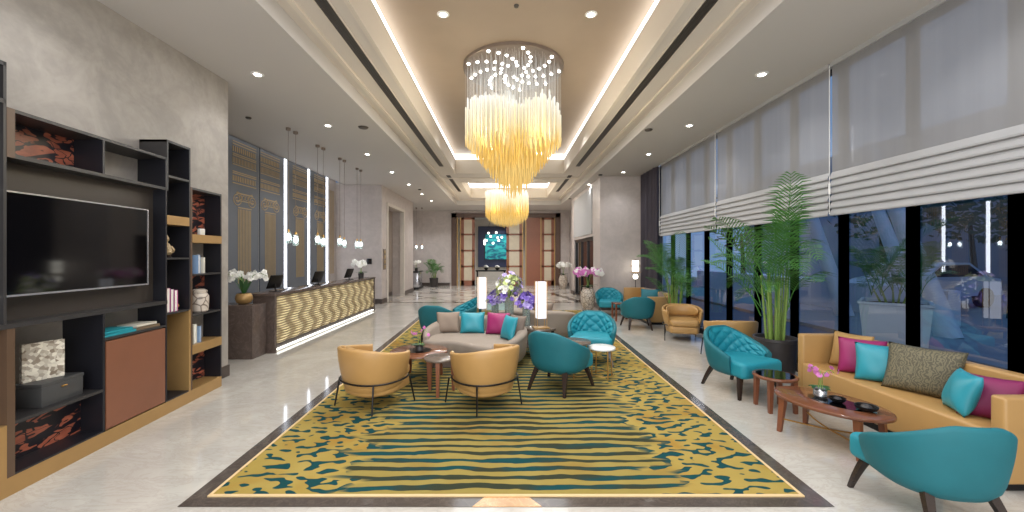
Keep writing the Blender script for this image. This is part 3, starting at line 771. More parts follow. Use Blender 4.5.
# objects on the shelves
def at_unit(fr, y, z): p = WP(fr, y, z); return p
def book(x, y, z, w, d, h, rz, mat, label, group=None, tilt=0):
    t = thing('book', label, 'book', (x, y, z), rz, group)
    mb = MB(); mb.box(-w / 2, w / 2, -d / 2, -d / 2 + .003, 0, h); mb.box(-w / 2, w / 2, d / 2 - .003, d / 2, 0, h); mb.box(-w / 2, -w / 2 + .004, -d / 2, d / 2, 0, h)
    mb.build('cover', M[mat], t, smooth=False)
    mb = MB(); mb.box(-w / 2 + .004, w / 2 - .006, -d / 2 + .003, d / 2 - .003, .004, h - .004); mb.build('pages', M['paper'], t, smooth=False)
    t.rotation_euler = (tilt, 0, rz); return t
def flat_book(x, y, z, w, d, h, rz, mat, label, group=None):
    t = thing('book', label, 'book', (x, y, z), rz, group)
    mb = MB(); mb.box(-w / 2, w / 2, -d / 2, d / 2, 0, .004); mb.box(-w / 2, w / 2, -d / 2, d / 2, h - .004, h); mb.box(w / 2 - .004, w / 2, -d / 2, d / 2, 0, h)
    mb.build('cover', M[mat], t, smooth=False)
    mb = MB(); mb.box(-w / 2 + .005, w / 2 - .004, -d / 2 + .005, d / 2 - .005, .004, h - .004); mb.build('pages', M['paper'], t, smooth=False); return t
M['book_turq'] = pm('book_turquoise', (50, 158, 172), 0.5); M['book_pink'] = pm('book_pink', (176, 78, 138), 0.5); M['book_violet'] = pm('book_violet', (134, 70, 120), 0.5)
M['book_cream'] = pm('book_cream', (214, 208, 192), 0.5); M['book_blue'] = pm('book_blue', (132, 160, 196), 0.5); M['book_brown'] = pm('book_brown', (116, 98, 76), 0.5)
def cover_art():
    t = NT('map_cover'); v = t.coords(); vo = t.n('TexVoronoi', Scale=38.0); t.l(v, vo.inputs[0]); r = t.n('SeparateXYZ'); t.l(vo.outputs['Color'], r.inputs[0])
    col = t.mix(r.outputs[0], srgb(226, 220, 204), srgb(126, 112, 96)); return t.done(t.bsdf(col, 0.4))
M['map_cover'] = cover_art()
zb = .53
p = at_unit(.45, 3.34, zb)
t = thing('storage_box', 'charcoal lidded box on the shelf below the television', 'box', p, .08)
mb = MB(); mb.box(-.11, .11, -.17, .17, 0, .16, .004); mb.build('box_body', M['charcoal_box'], t)
mb = MB(); mb.box(-.114, .114, -.174, .174, .16, .19, .004); mb.build('lid', M['charcoal_box'], t)
mb = MB(); mb.tube([(.118, -.02, .13), (.118, .02, .13)], .006, 8); mb.build('clasp', M['gold'], t)
b_ = book(p[0] - .02, p[1] - .03, .722, .25, .035, .31, PI / 2 - .35, 'map_cover', 'upright book with pale map cover standing on the charcoal box')
yb = (yC + yD) / 2
p = at_unit(.45, yC + .2, .985); flat_book(p[0], p[1], p[2], .24, .34, .025, .05, 'book_turq', 'turquoise book lying flat on the cabinet, bottom of its pile', 'books on the cabinet')
flat_book(p[0], p[1] - .01, p[2] + .025, .22, .30, .025, .0, 'book_turq', 'turquoise book lying flat on the cabinet, top of its pile', 'books on the cabinet')
p = at_unit(.45, yC + .52, .985); flat_book(p[0], p[1], p[2], .23, .28, .03, -.03, 'book_brown', 'brown book lying flat on the cabinet, beside the turquoise pile', 'books on the cabinet')
flat_book(p[0], p[1], p[2] + .03, .2, .25, .025, .06, 'book_cream', 'cream book lying on the brown book on the cabinet', 'books on the cabinet')
for i, (m_, n_) in enumerate((('book_pink', 'pink'), ('book_violet', 'violet'), ('book_pink', 'rose'))):
    p = at_unit(.35, yD + .05 + .055 * i, 1.11)
    book(p[0], p[1], p[2], .17, .045, .27 - .015 * i, 0, m_, '%s book standing on the middle tower shelf, %s from the television' % (n_, ordinal(i)), 'standing pink books')
def figurine(p, mat, label, s=1.0):
    t = thing('figurine', label, 'figurine', p)
    mb = MB(); mb.lathe([(.05 * s, 0), (.055 * s, .02 * s), (.035 * s, .035 * s)], 12); mb.build('base', M['dark_wood'], t)
    mb = MB(); mb.lathe([(.045 * s, .035 * s), (.062 * s, .06 * s), (.05 * s, .1 * s), (.036 * s, .15 * s), (.018 * s, .17 * s), (.014 * s, .18 * s), (.027 * s, .195 * s), (.03 * s, .215 * s), (.02 * s, .24 * s), (.008 * s, .265 * s)], 14)
    mb.tube([(.03 * s, -.03 * s, .13 * s), (.055 * s, -.04 * s, .09 * s), (.035 * s, -.05 * s, .06 * s)], .012 * s, 6); mb.tube([(.03 * s, .03 * s, .13 * s), (.055 * s, .04 * s, .09 * s), (.035 * s, .05 * s, .06 * s)], .012 * s, 6)
    mb.build('body', M[mat], t)
figurine(at_unit(.4, yD + .14, 1.72), 'motif_gold', 'golden seated figurine on the middle tower shelf')
figurine(at_unit(.4, yE - .1, 1.11), 'gold', 'small gold figurine beside the pink books', .55)
p = at_unit(.4, yE + .3, 1.03)
t = thing('ginger_jar', 'lidded patterned ceramic jar on the far tower shelf', 'jar', p)
mb = MB(); mb.lathe([(.075, 0), (.095, .02), (.1, .12), (.1, .2), (.085, .235), (.07, .24)], 20); mb.build('jar_body', M['marble_vase'], t)
mb = MB(); mb.lathe([(.08, .24), (.084, .27), (.06, .29), (.001, .295)], 20); mb.build('lid', M['marble_vase'], t)
p = at_unit(.4, yE + .17, 1.52); book(p[0], p[1], p[2], .16, .05, .23, .3, 'book_blue', 'pale blue book on the upper shelf of the far tower')
p = at_unit(.4, yE + .27, 1.52); book(p[0], p[1], p[2], .15, .03, .2, .2, 'book_cream', 'cream book beside the pale blue book on the far tower')
p = at_unit(.4, yE + .12, .665); book(p[0], p[1], p[2], .16, .05, .24, 0, 'book_cream', 'white book standing on the gold block of the far tower')
p = at_unit(.4, yE + .2, .665); book(p[0], p[1], p[2], .15, .03, .2, .25, 'book_blue', 'thin blue book leaning beside the white book on the far tower')
p = at_unit(.25, yE + .28, 2.0); t = thing('table_clock', 'small white square clock on the top shelf of the far tower', 'clock', p)
mb = MB(); mb.box(-.02, .02, -.04, .04, 0, .08, .006); mb.build('clock_body', M['white'], t)
mb = MB(); mb.box(.02, .022, -.03, .03, .01, .07); mb.build('clock_face', M['paper'], t)

# ================================================================== RECEPTION
pan = [(6.2, 9.86, 9.34), (9.92, 11.0, 10.36), (11.14, 12.3, 11.86), (12.44, 13.56, 13.14)]
def column_motif(y):
    """gold line drawing of an ionic column in the wall plane"""
    mb = MB(); x0, x1 = XRC - .004, XRC + .008
    def hb(ya, yb, z0, z1): mb.box(x0, x1, y + ya, y + yb, z0, z1)
    W = .42
    for z in (4.3, 4.24, 4.02, 3.98, 3.78, 3.62, 3.58, 3.36): hb(-W, W, z, z + .022)
    for i in range(12): hb(-W + .07 * i, -W + .07 * i + .035, 4.08, 4.2)          # dentils
    for i in range(16): hb(-W + .053 * i, -W + .053 * i + .02, 3.82, 3.95)
    for i in range(14): hb(-W + .06 * i, -W + .06 * i + .028, 3.42, 3.54)
    hb(-.3, .3, 3.14, 3.17); hb(-.3, .3, 2.98, 3.0)
    for s in (-1, 1):                                                             # volutes
        P = []
        for k_ in range(34):
            a = k_ / 33 * 4.5 * PI; r = .17 * (1 - k_ / 36)
            P.append((XRC + .002, y + s * (.27 - .0) + s * r * math.cos(a + PI * .5) * 1.0, 3.02 + r * math.sin(a + PI * .5)))
        mb.tube(P, .011, 5)
    for i in range(4): mb.tube([(XRC + .002, y - .15 + .1 * i + .045 * math.cos(a), 3.07 + .05 * math.sin(a)) for a in [k_ * PI / 8 for k_ in range(17)]], .007, 5)
    hb(-.24, .24, 2.82, 2.845)
    for i in range(9): hb(-.235 + .0535 * i, -.235 + .0535 * i + .024, 1.1, 2.8)   # flutes
    return mb
for i, (a, b, yc) in enumerate(pan):
    mb = MB(); mb.box(XRC - .03, XRC, a, b, 0, 4.5)
    t = mb.build('column_mural', M['panel_blue'], smooth=False)
    tag(t, 'slate wall panel with a gold column drawing behind the desk, %s from the media wall' % ordinal(i), 'wall mural', 'reception wall panels')
    column_motif(yc).build('column_motif', M['motif_gold'], t)
for i, y in enumerate((11.07, 12.37, 13.63)):
    mb = MB(); mb.box(XRC - .03, XRC + .012, y - .036, y + .036, 0, 4.45); tag(mb.build('led_strip', M['strip_led'], smooth=False), 'vertical white light strip between the reception panels, %s from the media wall' % ordinal(i), 'light strip')
mb = MB(); mb.box(XRC - .03, XRC, 13.7, 14.34, 0, 4.5); t = tag(mb.build('column_mural', M['plaster_far'], smooth=False), 'mauve end panel with faint gold stripes beside the pier', 'wall mural', 'reception wall panels')
mb = MB()
for i in range(5): mb.box(XRC - .002, XRC + .006, 13.85 + .07 * i, 13.88 + .07 * i, 1.1, 4.0)
mb.build('stripe_inlay', M['motif_gold'], t)
# desk
desk = thing('reception_desk', 'long reception desk with gold rippled front and dark stone top', 'desk', (0, 0, 0))
DY0, DY1, DX, DZ = 7.11, 12.55, -4.13, 1.06
mb = MB(); mb.box(-4.62, DX + .03, DY0 - .02, DY1 + .02, DZ - .05, DZ, .005); mb.build('counter_top', M['desk_stone'], desk)
mb = MB(); mb.box(-4.5, DX + .02, DY0, DY0 + .06, 0, DZ - .05); mb.build('end_panel', M['desk_stone'], desk)
mb = MB(); mb.box(-4.5, DX + .02, DY1 - .06, DY1, 0, DZ - .05); mb.build('end_panel', M['desk_stone'], desk)
mb = MB(); mb.box(-4.5, DX - .05, DY0 + .06, DY1 - .06, 0, DZ - .05); mb.build('carcass', M['base'], desk)
rows = []
NY, NZ = 330, 84
for i in range(NY + 1):
    y = DY0 + .06 + (DY1 - DY0 - .12) * i / NY; r = []
    for j in range(NZ + 1):
        z = .15 + (.85) * j / NZ
        ph = 2 * PI * y / .46 + 1.3 * math.sin(2 * PI * z / .42)
        w = .5 + .5 * math.sin(ph); rib = .5 + .5 * math.cos(2 * PI * z / .047)
        r.append((DX - .035 + .012 * rib + .03 * w * (.4 + .6 * rib), y, z))
    rows.append(r)
mb = MB(); mb.grid(rows); mb.build('rippled_front', M['desk_gold'], desk, angle=180)
mb = MB(); mb.box(DX - .05, DX + .0, DY0 + .06, DY1 - .06, .03, .05); mb.build('toe_light', M['desk_led'], desk, smooth=False)
# low plinth at the near end of the desk
mb = MB(); mb.box(-5.2, -4.25, 6.70, 7.10, 0, .905, .006); t = tag(mb.build('stone_plinth', M['desk_stone']), 'dark stone plinth at the near end of the reception desk', 'plinth')
# monitors
for i, (x, y) in enumerate(((-4.38, 7.62), (-4.38, 9.35), (-4.38, 11.2))):
    t = thing('computer_monitor', 'black computer monitor on the reception counter, %s from the near end' % ordinal(i), 'monitor', (x, y, DZ), -.15, 'reception monitors')
    mb = MB(); mb.box(-.08, .08, -.09, .09, 0, .012, .004); mb.build('base', M['black_metal'], t)
    mb = MB(); mb.tube([(-.01, 0, .01), (-.03, 0, .16)], .014, 8); mb.build('stand', M['black_metal'], t)
    mb = MB(); R_ = Matrix.Translation((-.02, 0, .17)) @ Matrix.Rotation(.38, 4, 'Y'); mb.box(-.012, .012, -.17, .17, -.12, .15, .005, mat=R_); mb.build('back_shell', M['black_metal'], t)
    mb = MB(); mb.box(-.014, -.011, -.155, .155, -.105, .135, mat=R_); mb.build('screen', M['screen'], t)
# pendants
def pendant(x, y, zl, label):
    t = thing('pendant_lamp', label, 'pendant lamp', (x, y, ZC), 0, 'pendants over the reception counter')
    mb = MB(); mb.lathe([(.001, 0), (.045, 0), (.045, -.05), (.02, -.06), (.001, -.06)], 14); mb.build('ceiling_cap', M['canopy'], t)
    L = ZC - zl
    mb = MB(); mb.tube([(0, 0, -.05), (0, 0, -L + .12)], .005, 6); mb.build('cord', M['canopy'], t)
    mb = MB(); mb.lathe([(.012, -L + .14), (.024, -L + .12), (.024, -L + .07), (.012, -L + .065)], 10); mb.build('socket', M['gold'], t)
    mb = MB(); mb.lathe([(.02, -L + .1), (.05, -L + .06), (.062, -L), (.058, -L - .1), (.05, -L - .14), (.046, -L - .14), (.054, -L - .1), (.058, -L)], 14); mb.build('glass_shade', M['vase_glass'], t)
    mb = MB(); mb.ball((0, 0, -L - .02), .042, 1.5, 10, 8); mb.build('bulb', M['pendant_glow'], t)
for i, (y, d_) in enumerate(((7.9, .17), (9.13, .12), (10.35, .13), (11.55, .1))):
    pendant(-4.3, y, 2.12 if i < 3 else 2.08, 'glass pendant over the counter, nearer one of the %s pair from the stone plinth' % ordinal(i))
    pendant(-4.3 + .02, y + .24, 2.08, 'glass pendant over the counter, farther one of the %s pair from the stone plinth' % ordinal(i))
for x, nm_ in ((-4.75, 'left'), (-4.45, 'right')):
    pendant(x, 21.2, 2.2, 'far glass pendant above the silver console, %s of the two' % nm_)
# sign plate and small speaker on the pier
t = thing('wall_plaque', 'bronze openwork wall plaque on the pier edge beyond the desk', 'wall plaque', (-4.46, 14.66, 1.22))
mb = MB(); mb.box(0, .02, -.14, .14, 0, .75); mb.build('plate', M['canopy'], t)
for i in range(4): mb = MB(); mb.box(.02, .035, -.1, .1, .04 + .18 * i, .16 + .18 * i, .01); mb.build('relief', M['motif_gold'], t)
t = thing('wall_intercom', 'small black intercom box on the pier behind the desk', 'intercom', (-4.9, 14.35, 1.42))
mb = MB(); mb.box(-.09, .09, -.04, 0, 0, .2, .008); mb.build('case', M['black_metal'], t)
mb = MB(); mb.box(-.07, .07, -.044, -.04, .09, .18); mb.build('display', M['screen'], t)
# ================================================================== FURNITURE BUILDERS
def sgnp(v, p): return math.copysign(abs(v) ** p, v)
def se(th, rx, ry, p):
    s, c = math.sin(th), math.cos(th)
    x, y = rx * sgnp(s, 2 / p), -ry * sgnp(c, 2 / p)
    nx, ny = sgnp(x / rx, p - 1) / rx, sgnp(y / ry, p - 1) / ry
    l = math.hypot(nx, ny) or 1
    return x, y, nx / l, ny / l
def tub(mb, rx, ry, thm, n, zb, zt, th, p=2.4, lean=.05, inlean=.03, m=8, roundb=.04):
    rows = []
    for i in range(n + 1):
        a = lerp(-thm, thm, i / n); x, y, nx, ny = se(a, rx, ry, p); b, t = zb(a), zt(a); pr = []
        for j in range(m + 1):
            f = j / m; off = -lean * (1 - f) ** 1.6 - roundb * max(0, 1 - f / .2) ** 2
            pr.append((off, lerp(b, t - th * .4, f)))
        for j in range(1, 6):
            q = PI * j / 6; pr.append((-th / 2 + th / 2 * math.cos(q), t - th * .4 + th * .5 * math.sin(q)))
        for j in range(m + 1):
            f = 1 - j / m; pr.append((-th - inlean * (1 - f) - roundb * max(0, 1 - f / .2) ** 2, lerp(b, t - th * .4, f)))
        rows.append([(x + nx * o, y + ny * o, z) for o, z in pr])
    mb.grid(rows, close_v=True, cap=True); return mb
def tuft_pad(mb, rx, ry, thm, n, m, z0, zt, th, p, inlean, cols=17, nrow=4.6, amp=.03):
    rows = []
    for i in range(n + 1):
        a = lerp(-thm, thm, i / n); x, y, nx, ny = se(a, rx, ry, p); t = zt(a) - th * .2; r = []
        for j in range(m + 1):
            f = j / m; z = lerp(z0, t, f)
            U = i / n * cols; Vv = f * nrow
            d = abs(math.sin(PI * (U + Vv) / 2)) * abs(math.sin(PI * (U - Vv) / 2)) if True else 0
            puff = amp * (d ** .45) * min(1, 6 * (1 - f) + .15) * min(1, 8 * min(i, n - i) / n + .1)
            o = -th - inlean * (1 - f) - .002 - puff
            r.append((x + nx * o, y + ny * o, z))
        rows.append(r)
    mb.grid(rows); return mb
def dshape(rx, ry, thm, off, p, yf, rc=.05, n=28, xf=None):
    P = []
    for i in range(n + 1):
        a = lerp(-thm, thm, i / n); x, y, nx, ny = se(a, rx, ry, p); P.append((x - nx * off, y - ny * off))
    xr = xf if xf else P[-1][0]
    for k in range(6):
        q = k / 5 * PI / 2; P.append((xr - rc + rc * math.cos(q), yf - rc + rc * math.sin(q)))
    for k in range(6):
        q = PI / 2 + k / 5 * PI / 2; P.append((-xr + rc + rc * math.cos(q), yf - rc + rc * math.sin(q)))
    return P
def taper_leg(mb, top, bot, w0, w1, d0=None, d1=None, bend=None):
    """bent wooden leg, rectangular section"""
    d0 = d0 or w0; d1 = d1 or w1; t, b = Vector(top), Vector(bot); rows = []
    for k in range(6):
        f = k / 5; c = t.lerp(b, f)
        if bend: c += Vector(bend) * math.sin(PI * f)
        w, d = lerp(w0, w1, f) / 2, lerp(d0, d1, f) / 2
        rows.append([(c.x - w, c.y - d, c.z), (c.x + w, c.y - d, c.z), (c.x + w, c.y + d, c.z), (c.x - w, c.y + d, c.z)])
    mb.grid(rows, close_v=True, cap=True); return mb

# ---------------- teal tufted tub chair (faces +y)
def make_teal(label, loc, rz, group):
    t = thing('tub_chair', label, 'armchair', loc, rz, group)
    rx, ry, thm, p, th = .40, .38, math.radians(116), 2.3, .06
    zt = lambda a: lerp(.77, .49, max(0, min(1, (abs(a) - .3) / (thm - .3))) ** 1.15)
    zb = lambda a: lerp(.25, .24, sm(abs(a), .6, thm))
    mb = MB(); tub(mb, rx, ry, thm, 44, zb, zt, th, p, .07, .035); mb.build('shell', M['teal_back'], t, angle=60)
    mb = MB(); tuft_pad(mb, rx, ry, thm - .06, 110, 34, .40, zt, th, p, .035); mb.build('tufted_back', M['teal'], t, angle=180)
    mb = MB(); mb.prism(dshape(rx, ry, math.radians(100), .10, p, .37, .07, xf=.335), .25, .44, .045, 4); mb.build('seat', M['teal'], t, angle=60)
    for x, y, bx, by in ((-.25, .24, -.34, .31), (.25, .24, .34, .31), (-.2, -.2, -.26, -.33), (.2, -.2, .26, -.33)):
        mb = MB(); taper_leg(mb, (x, y, .29), (bx, by, 0), .065, .032, .05, .03, ((bx - x) * .06, (by - y) * .06, 0)); mb.build('leg', M['dark_wood'], t)
    return t
# ---------------- mustard tub lounge chair on thin black frame (faces +y)
def make_must(label, loc, rz, group):
    t = thing('lounge_chair', label, 'armchair', loc, rz, group)
    rx, ry, thm, p, th = .40, .39, math.radians(128), 2.25, .05
    zt = lambda a: lerp(.69, .60, sm(abs(a), .4, thm))
    zb = lambda a: lerp(.14, .19, sm(abs(a), .6, thm))
    mb = MB(); tub(mb, rx, ry, thm, 44, zb, zt, th, p, .10, .02, roundb=.07); mb.build('shell', M['mustard'], t, angle=60)
    mb = MB(); mb.prism(dshape(rx, ry, math.radians(112), .08, p, .33, .06, xf=.265), .16, .30, .03, 3); mb.build('seat_base', M['mustard'], t, angle=60)
    mb = MB(); mb.prism(dshape(rx, ry, math.radians(112), .075, p, .34, .07, xf=.27), .30, .43, .045, 4); mb.build('seat_cushion', M['mustard'], t, angle=60)
    # loose back cushion
    rows = []
    for i in range(33):
        a = lerp(-1.55, 1.55, i / 32); x, y, nx, ny = se(a, rx, ry, p); r = []
        for j in range(13):
            q = 2 * PI * j / 12; e = math.sin(PI * i / 32) ** .4
            r.append((x - nx * (.095 + .042 * e * math.cos(q)), y - ny * (.095 + .042 * e * math.cos(q)), .555 + .135 * e * math.sin(q) * (1 if q < PI else .8)))
        rows.append(r)
    mb = MB(); mb.grid(rows, cap=False); mb.build('back_cushion', M['mustard'], t, angle=180)
    P = []
    for i in range(31):
        a = lerp(-thm, thm, i / 30); x, y, nx, ny = se(a, rx, ry, p); P.append((x + nx * -.018, y + ny * -.03, .31))
    mb = MB(); mb.tube([(x * 1.0, y * 1.0, z) for x, y, z in P], .011, 6); mb.build('frame_rail', M['black_metal'], t)
    for x, y, bx, by in ((-.365, .2, -.37, .28), (.365, .2, .37, .28), (-.28, -.265, -.31, -.31), (.28, -.265, .31, -.31)):
        mb = MB(); mb.tube([(x, y, .31), (bx, by, 0.0)], [.011, .009], 6); mb.build('leg', M['black_metal'], t)
    return t
# ---------------- straight mustard sofa (faces -x, length along y)
def make_sofa(label, loc, group, L=2.1):
    t = thing('sofa', label, 'sofa', loc, 0, group); h = L / 2
    mb = MB(); mb.box(-.28, .30, -h + .04, h - .04, 0, .08); mb.build('base', M['black_metal'], t, smooth=False)
    mb = MB(); mb.box(-.32, .22, -h + .09, h - .09, .07, .425, .03, 3); mb.build('seat', M['mustard'], t)
    mb = MB(); mb.box(.20, .32, -h, h, .06, .77, .025, 3); mb.build('backrest', M['mustard'], t)
    for s in (-1, 1):
        mb = MB(); y0, y1 = sorted((s * h, s * (h - .10))); mb.box(-.31, .21, y0, y1, .06, .70 if s < 0 else .77, .022, 3); mb.build('arm', M['mustard'], t)
    return t
def pillow(label, loc, w, h, th, mat, rot, group='cushions', cat='cushion', piping=None):
    mb = MB(); n = 16; top, bot = [], []
    for i in range(n + 1):
        u = -1 + 2 * i / n; a, b = [], []
        for j in range(n + 1):
            v = -1 + 2 * j / n
            x = w / 2 * u * (1 - .07 * (1 - v * v)); z = h / 2 * v * (1 - .07 * (1 - u * u))
            d = th / 2 * ((1 - abs(u) ** 2.6) * (1 - abs(v) ** 2.6)) ** .55
            d *= 1 + .05 * math.sin(5 * u + 3 * v)
            a.append((x, -d, z + h / 2)); b.append((x, d, z + h / 2))
        top.append(a); bot.append(b)
    mb.grid(top); mb.grid(bot); bmesh.ops.remove_doubles(mb.b, verts=mb.b.verts[:], dist=1e-5)
    o = mb.build('cushion', M[mat], None, loc, angle=180); o.rotation_euler = rot
    return tag(o, label, cat, group)

# ================================================================== PLACE SEATING
# teal chairs: (label, x, y, facing angle from +y, ccw)
def rzf(fx, fy): return math.atan2(-fx, fy)
GT = 'teal tufted tub chairs'
teal0 = make_teal('teal tub chair with its back turned, beside the low mustard chair on the carpet', (.70, 5.28, .012), rzf(.6, .8), GT)
T = [('teal tufted tub chair facing the camera on the right edge of the carpet', (1.42, 6.62, .012), rzf(-.28, -1)),
     ('teal tufted tub chair facing the camera before the near palm', (3.03, 5.22, 0), rzf(.35, -1)),
     ('large teal tub chair cut by the bottom right corner, back turned', (2.86, 2.70, 0), rzf(.12, 1)),
     ('teal tub chair with its back turned behind the left end of the grey sofa', (-1.33, 7.95, .012), rzf(.25, 1)),
     ('teal tufted tub chair half hidden behind the left white lamp', (-.92, 9.0, .012), rzf(-.8, -.35)),
     ('far teal tufted tub chair facing the camera beside the orchid vase', (3.02, 11.7, 0), rzf(-.1, -1)),
     ('far teal tub chair with its back turned in front of the far mustard sofa', (3.16, 9.62, 0), rzf(.1, 1))]
for lb, loc, rz in T: dup(teal0, loc, rz, lb, GT, (.88, .92, .93) if 'corner' in lb else None)
GM = 'mustard tub lounge chairs'
m0 = make_must('mustard lounge chair with its back turned, left one of the pair on the carpet', (-1.55, 4.72, .016), rzf(.5, .85), GM)
for lb, loc, rz in (('mustard lounge chair with its back turned, right one of the pair on the carpet', (-.25, 4.72, .016), rzf(-.6, .8)),
                    ('mustard lounge chair facing the room in front of the far palm', (3.68, 8.35, 0), rzf(-.28, -1)),
                    ('mustard lounge chair half hidden behind the teal chair by the near palm', (3.78, 6.75, 0), rzf(.12, 1))):
    dup(m0, loc, rz, lb, GM)
GS = 'mustard sofas by the windows'
s0 = make_sofa('long mustard sofa with cushions under the nearest windows', (3.97, 3.98, 0), GS)
dup(s0, (3.86, 11.05, 0), 0, 'far mustard sofa by the curtain at the end of the windows', GS)
GC = 'cushions on the near mustard sofa'
zs = .425
def lean(yaw, tilt): return (Matrix.Rotation(yaw, 3, 'Z') @ Matrix.Rotation(tilt, 3, 'X')).to_euler()
# pillows are built in the xz plane with their face towards -y; yaw -90deg turns the face to -x
pillow('mustard square cushion in the far corner of the near sofa', (3.98, 4.66, zs), .42, .42, .14, 'mustard_cloth', lean(-1.25, -.25), GC)
pillow('magenta cushion between the mustard and turquoise ones on the near sofa', (3.93, 4.42, zs), .42, .40, .15, 'magenta', lean(-.75, -.3), GC)
pillow('turquoise cushion beside the magenta one in the far half of the near sofa', (3.88, 4.14, zs), .42, .40, .16, 'teal_silk', lean(-.75, -.32), GC)
pillow('large olive leaf patterned cushion in the middle of the near sofa', (3.92, 3.80, zs), .56, .47, .16, 'olive', lean(-1.1, -.38), GC)
pillow('turquoise cushion beside the near arm of the near sofa', (3.80, 3.40, zs), .35, .36, .16, 'teal_silk', lean(-2.05, -.3), GC)
pillow('plum cushion against the near arm of the near sofa', (3.88, 3.21, zs), .36, .36, .13, 'plum', lean(-1.0, -.4), GC)
GF = 'cushions on the far mustard sofa'
pillow('dark teal cushion on the far mustard sofa', (3.86, 10.75, zs), .5, .42, .15, 'teal_dark', lean(-.5, -.3), GF)
pillow('grey cushion on the far mustard sofa, behind the dark teal one', (4.0, 11.35, zs), .45, .40, .15, 'taupe_pillow', lean(-1.2, -.3), GF)
pillow('dark plum cushion at the near end of the far mustard sofa', (4.02, 10.35, zs), .45, .40, .15, 'taupe_dark', lean(-1.3, -.3), GF)

# ---------------- curved grey sofas
SO = Vector((-.47, 6.45))
BACK = [(-1.29, 6.28, .46), (-1.33, 6.62, .55), (-1.12, 6.98, .63), (-.6, 7.17, .67), (-.1, 7.05, .66), (.24, 6.74, .61), (.33, 6.36, .56), (.17, 5.96, .50), (-.13, 5.68, .44)]
def make_curved(label, group):
    t = thing('curved_sofa', label, 'sofa', (SO.x, SO.y, .012), 0, group)
    S = [(x - SO.x, y - SO.y, z) for x, y, z in spline(BACK, 8)]
    rows = []; N = len(S); th = .17; inner = []
    for i, (x, y, z) in enumerate(S):
        a, b = S[max(0, i - 1)], S[min(N - 1, i + 1)]; dx, dy = b[0] - a[0], b[1] - a[1]; l = math.hypot(dx, dy); nx, ny = -dy / l, dx / l   # outward (left of travel)
        e = min(1, .35 + 3.2 * min(i, N - 1 - i) / (N - 1)); w = th * e
        pr = [(-.06, .10), (-.02, .16), (.0, .28)] + [(.0 + .01, lerp(.28, z - .07, f)) for f in (.5, 1)]
        for k in range(0, 9):
            q = PI * k / 8; pr.append((-w / 2 + w / 2 * math.cos(q) + .012, z - .06 + .06 * math.sin(q)))
        pr += [(-w, lerp(z - .07, .36, .5)), (-w - .01, .34), (-w - .02, .12)]
        rows.append([(x + nx * o, y + ny * o, zz) for o, zz in pr]); inner.append((x - nx * w * .8, y - ny * w * .8))
    mb = MB(); mb.grid(rows, close_v=True, cap=True); mb.build('backrest', M['taupe'], t, angle=60)
    front = [(x - SO.x, y - SO.y) for x, y in spline([(-.13, 5.66), (-.40, 5.76), (-.68, 6.0), (-.92, 6.14), (-1.16, 6.14), (-1.30, 6.24)], 6)]
    poly = inner + front[1:-1]
    mb = MB(); mb.prism(poly, .17, .42, .05, 4); mb.build('seat', M['taupe'], t, angle=60)
    c = Vector((0, 0))
    mb = MB(); mb.prism([(x * .88, y * .88) for x, y in poly], 0, .18); mb.build('base', M['taupe_dark'], t)
    return t
GS2 = 'curved grey sofas back to back'
cs = make_curved('curved grey sofa with cushions facing the brown coffee tables', GS2)
dup(cs, (.57, 8.35, .012), PI, 'curved grey sofa facing away behind the flower console', GS2)
GC2 = 'cushions on the curved grey sofa'
pillow('grey square cushion at the left end of the curved sofa', (-.98, 6.78, .43), .40, .36, .15, 'taupe_pillow', lean(.15, -.3), GC2)
pillow('shiny turquoise cushion second from the left on the curved sofa', (-.57, 6.74, .43), .42, .36, .16, 'teal_silk', lean(0, -.3), GC2)
pillow('magenta cushion in the middle of the curved sofa', (-.15, 6.62, .43), .40, .37, .16, 'magenta', lean(-.25, -.3), GC2)
pillow('turquoise cushion with pale edge at the right end of the curved sofa', (.0, 6.22, .43), .38, .38, .13, 'teal_silk', lean(-1.05, -.28), GC2)
pillow('brown cushion in the right corner of the curved sofa', (.13, 6.42, .43), .36, .36, .13, 'taupe_dark', lean(-.8, -.3), GC2)
pillow('brown cushion lying on the back of the far curved sofa', (.72, 8.1, .43), .46, .36, .13, 'taupe_pillow', lean(PI, -.2), 'cushions on the far curved sofa')

# ---------------- tables
def round_table(label, loc, r, h, top, legmat, nleg=3, inset=0, legr=.014, ph=0, group=None, square=False):
    t = thing('coffee_table', label, 'table', loc, 0, group)
    mb = MB(); mb.lathe([(.001, h - .03), (r * .97, h - .03), (r, h - .022), (r, h - .006), (r - .006, h), (.001, h)], 40); mb.build('table_top', M[top], t, angle=50)
    if inset: mb = MB(); mb.lathe([(.001, h), (inset, h), (inset, h + .003), (.001, h + .003)], 32); mb.build('dark_inset', M['screen'], t)
    for k in range(nleg):
        a = ph + 2 * PI * k / nleg; c, s = math.cos(a), math.sin(a)
        if square:
            mb = MB(); taper_leg(mb, (r * .8 * c, r * .8 * s, h - .03), (r * .86 * c, r * .86 * s, 0), .05, .035); mb.build('leg', M[legmat], t)
        else:
            mb = MB(); mb.tube([(r * .82 * c, r * .82 * s, h - .03), (r * .86 * c, r * .86 * s, 0)], legr, 8); mb.build('leg', M[legmat], t)
    if not square:
        mb = MB(); mb.tube([(r * .84 * math.cos(2 * PI * k / 24), r * .84 * math.sin(2 * PI * k / 24), .04) for k in range(24)], legr * .7, 6, closed=True); mb.build('ring_rail', M[legmat], t)
    return t
round_table('large round walnut coffee table with dark centre on the carpet', (-1.22, 5.62, .012), .40, .40, 'wood', 'wood_leg', 4, .17, ph=.6, square=True)
round_table('small round grey brown table in front of the walnut coffee table', (-.83, 5.06, .012), .205, .45, 'table_grey', 'wood_leg', 3, 0, ph=.5, square=True)
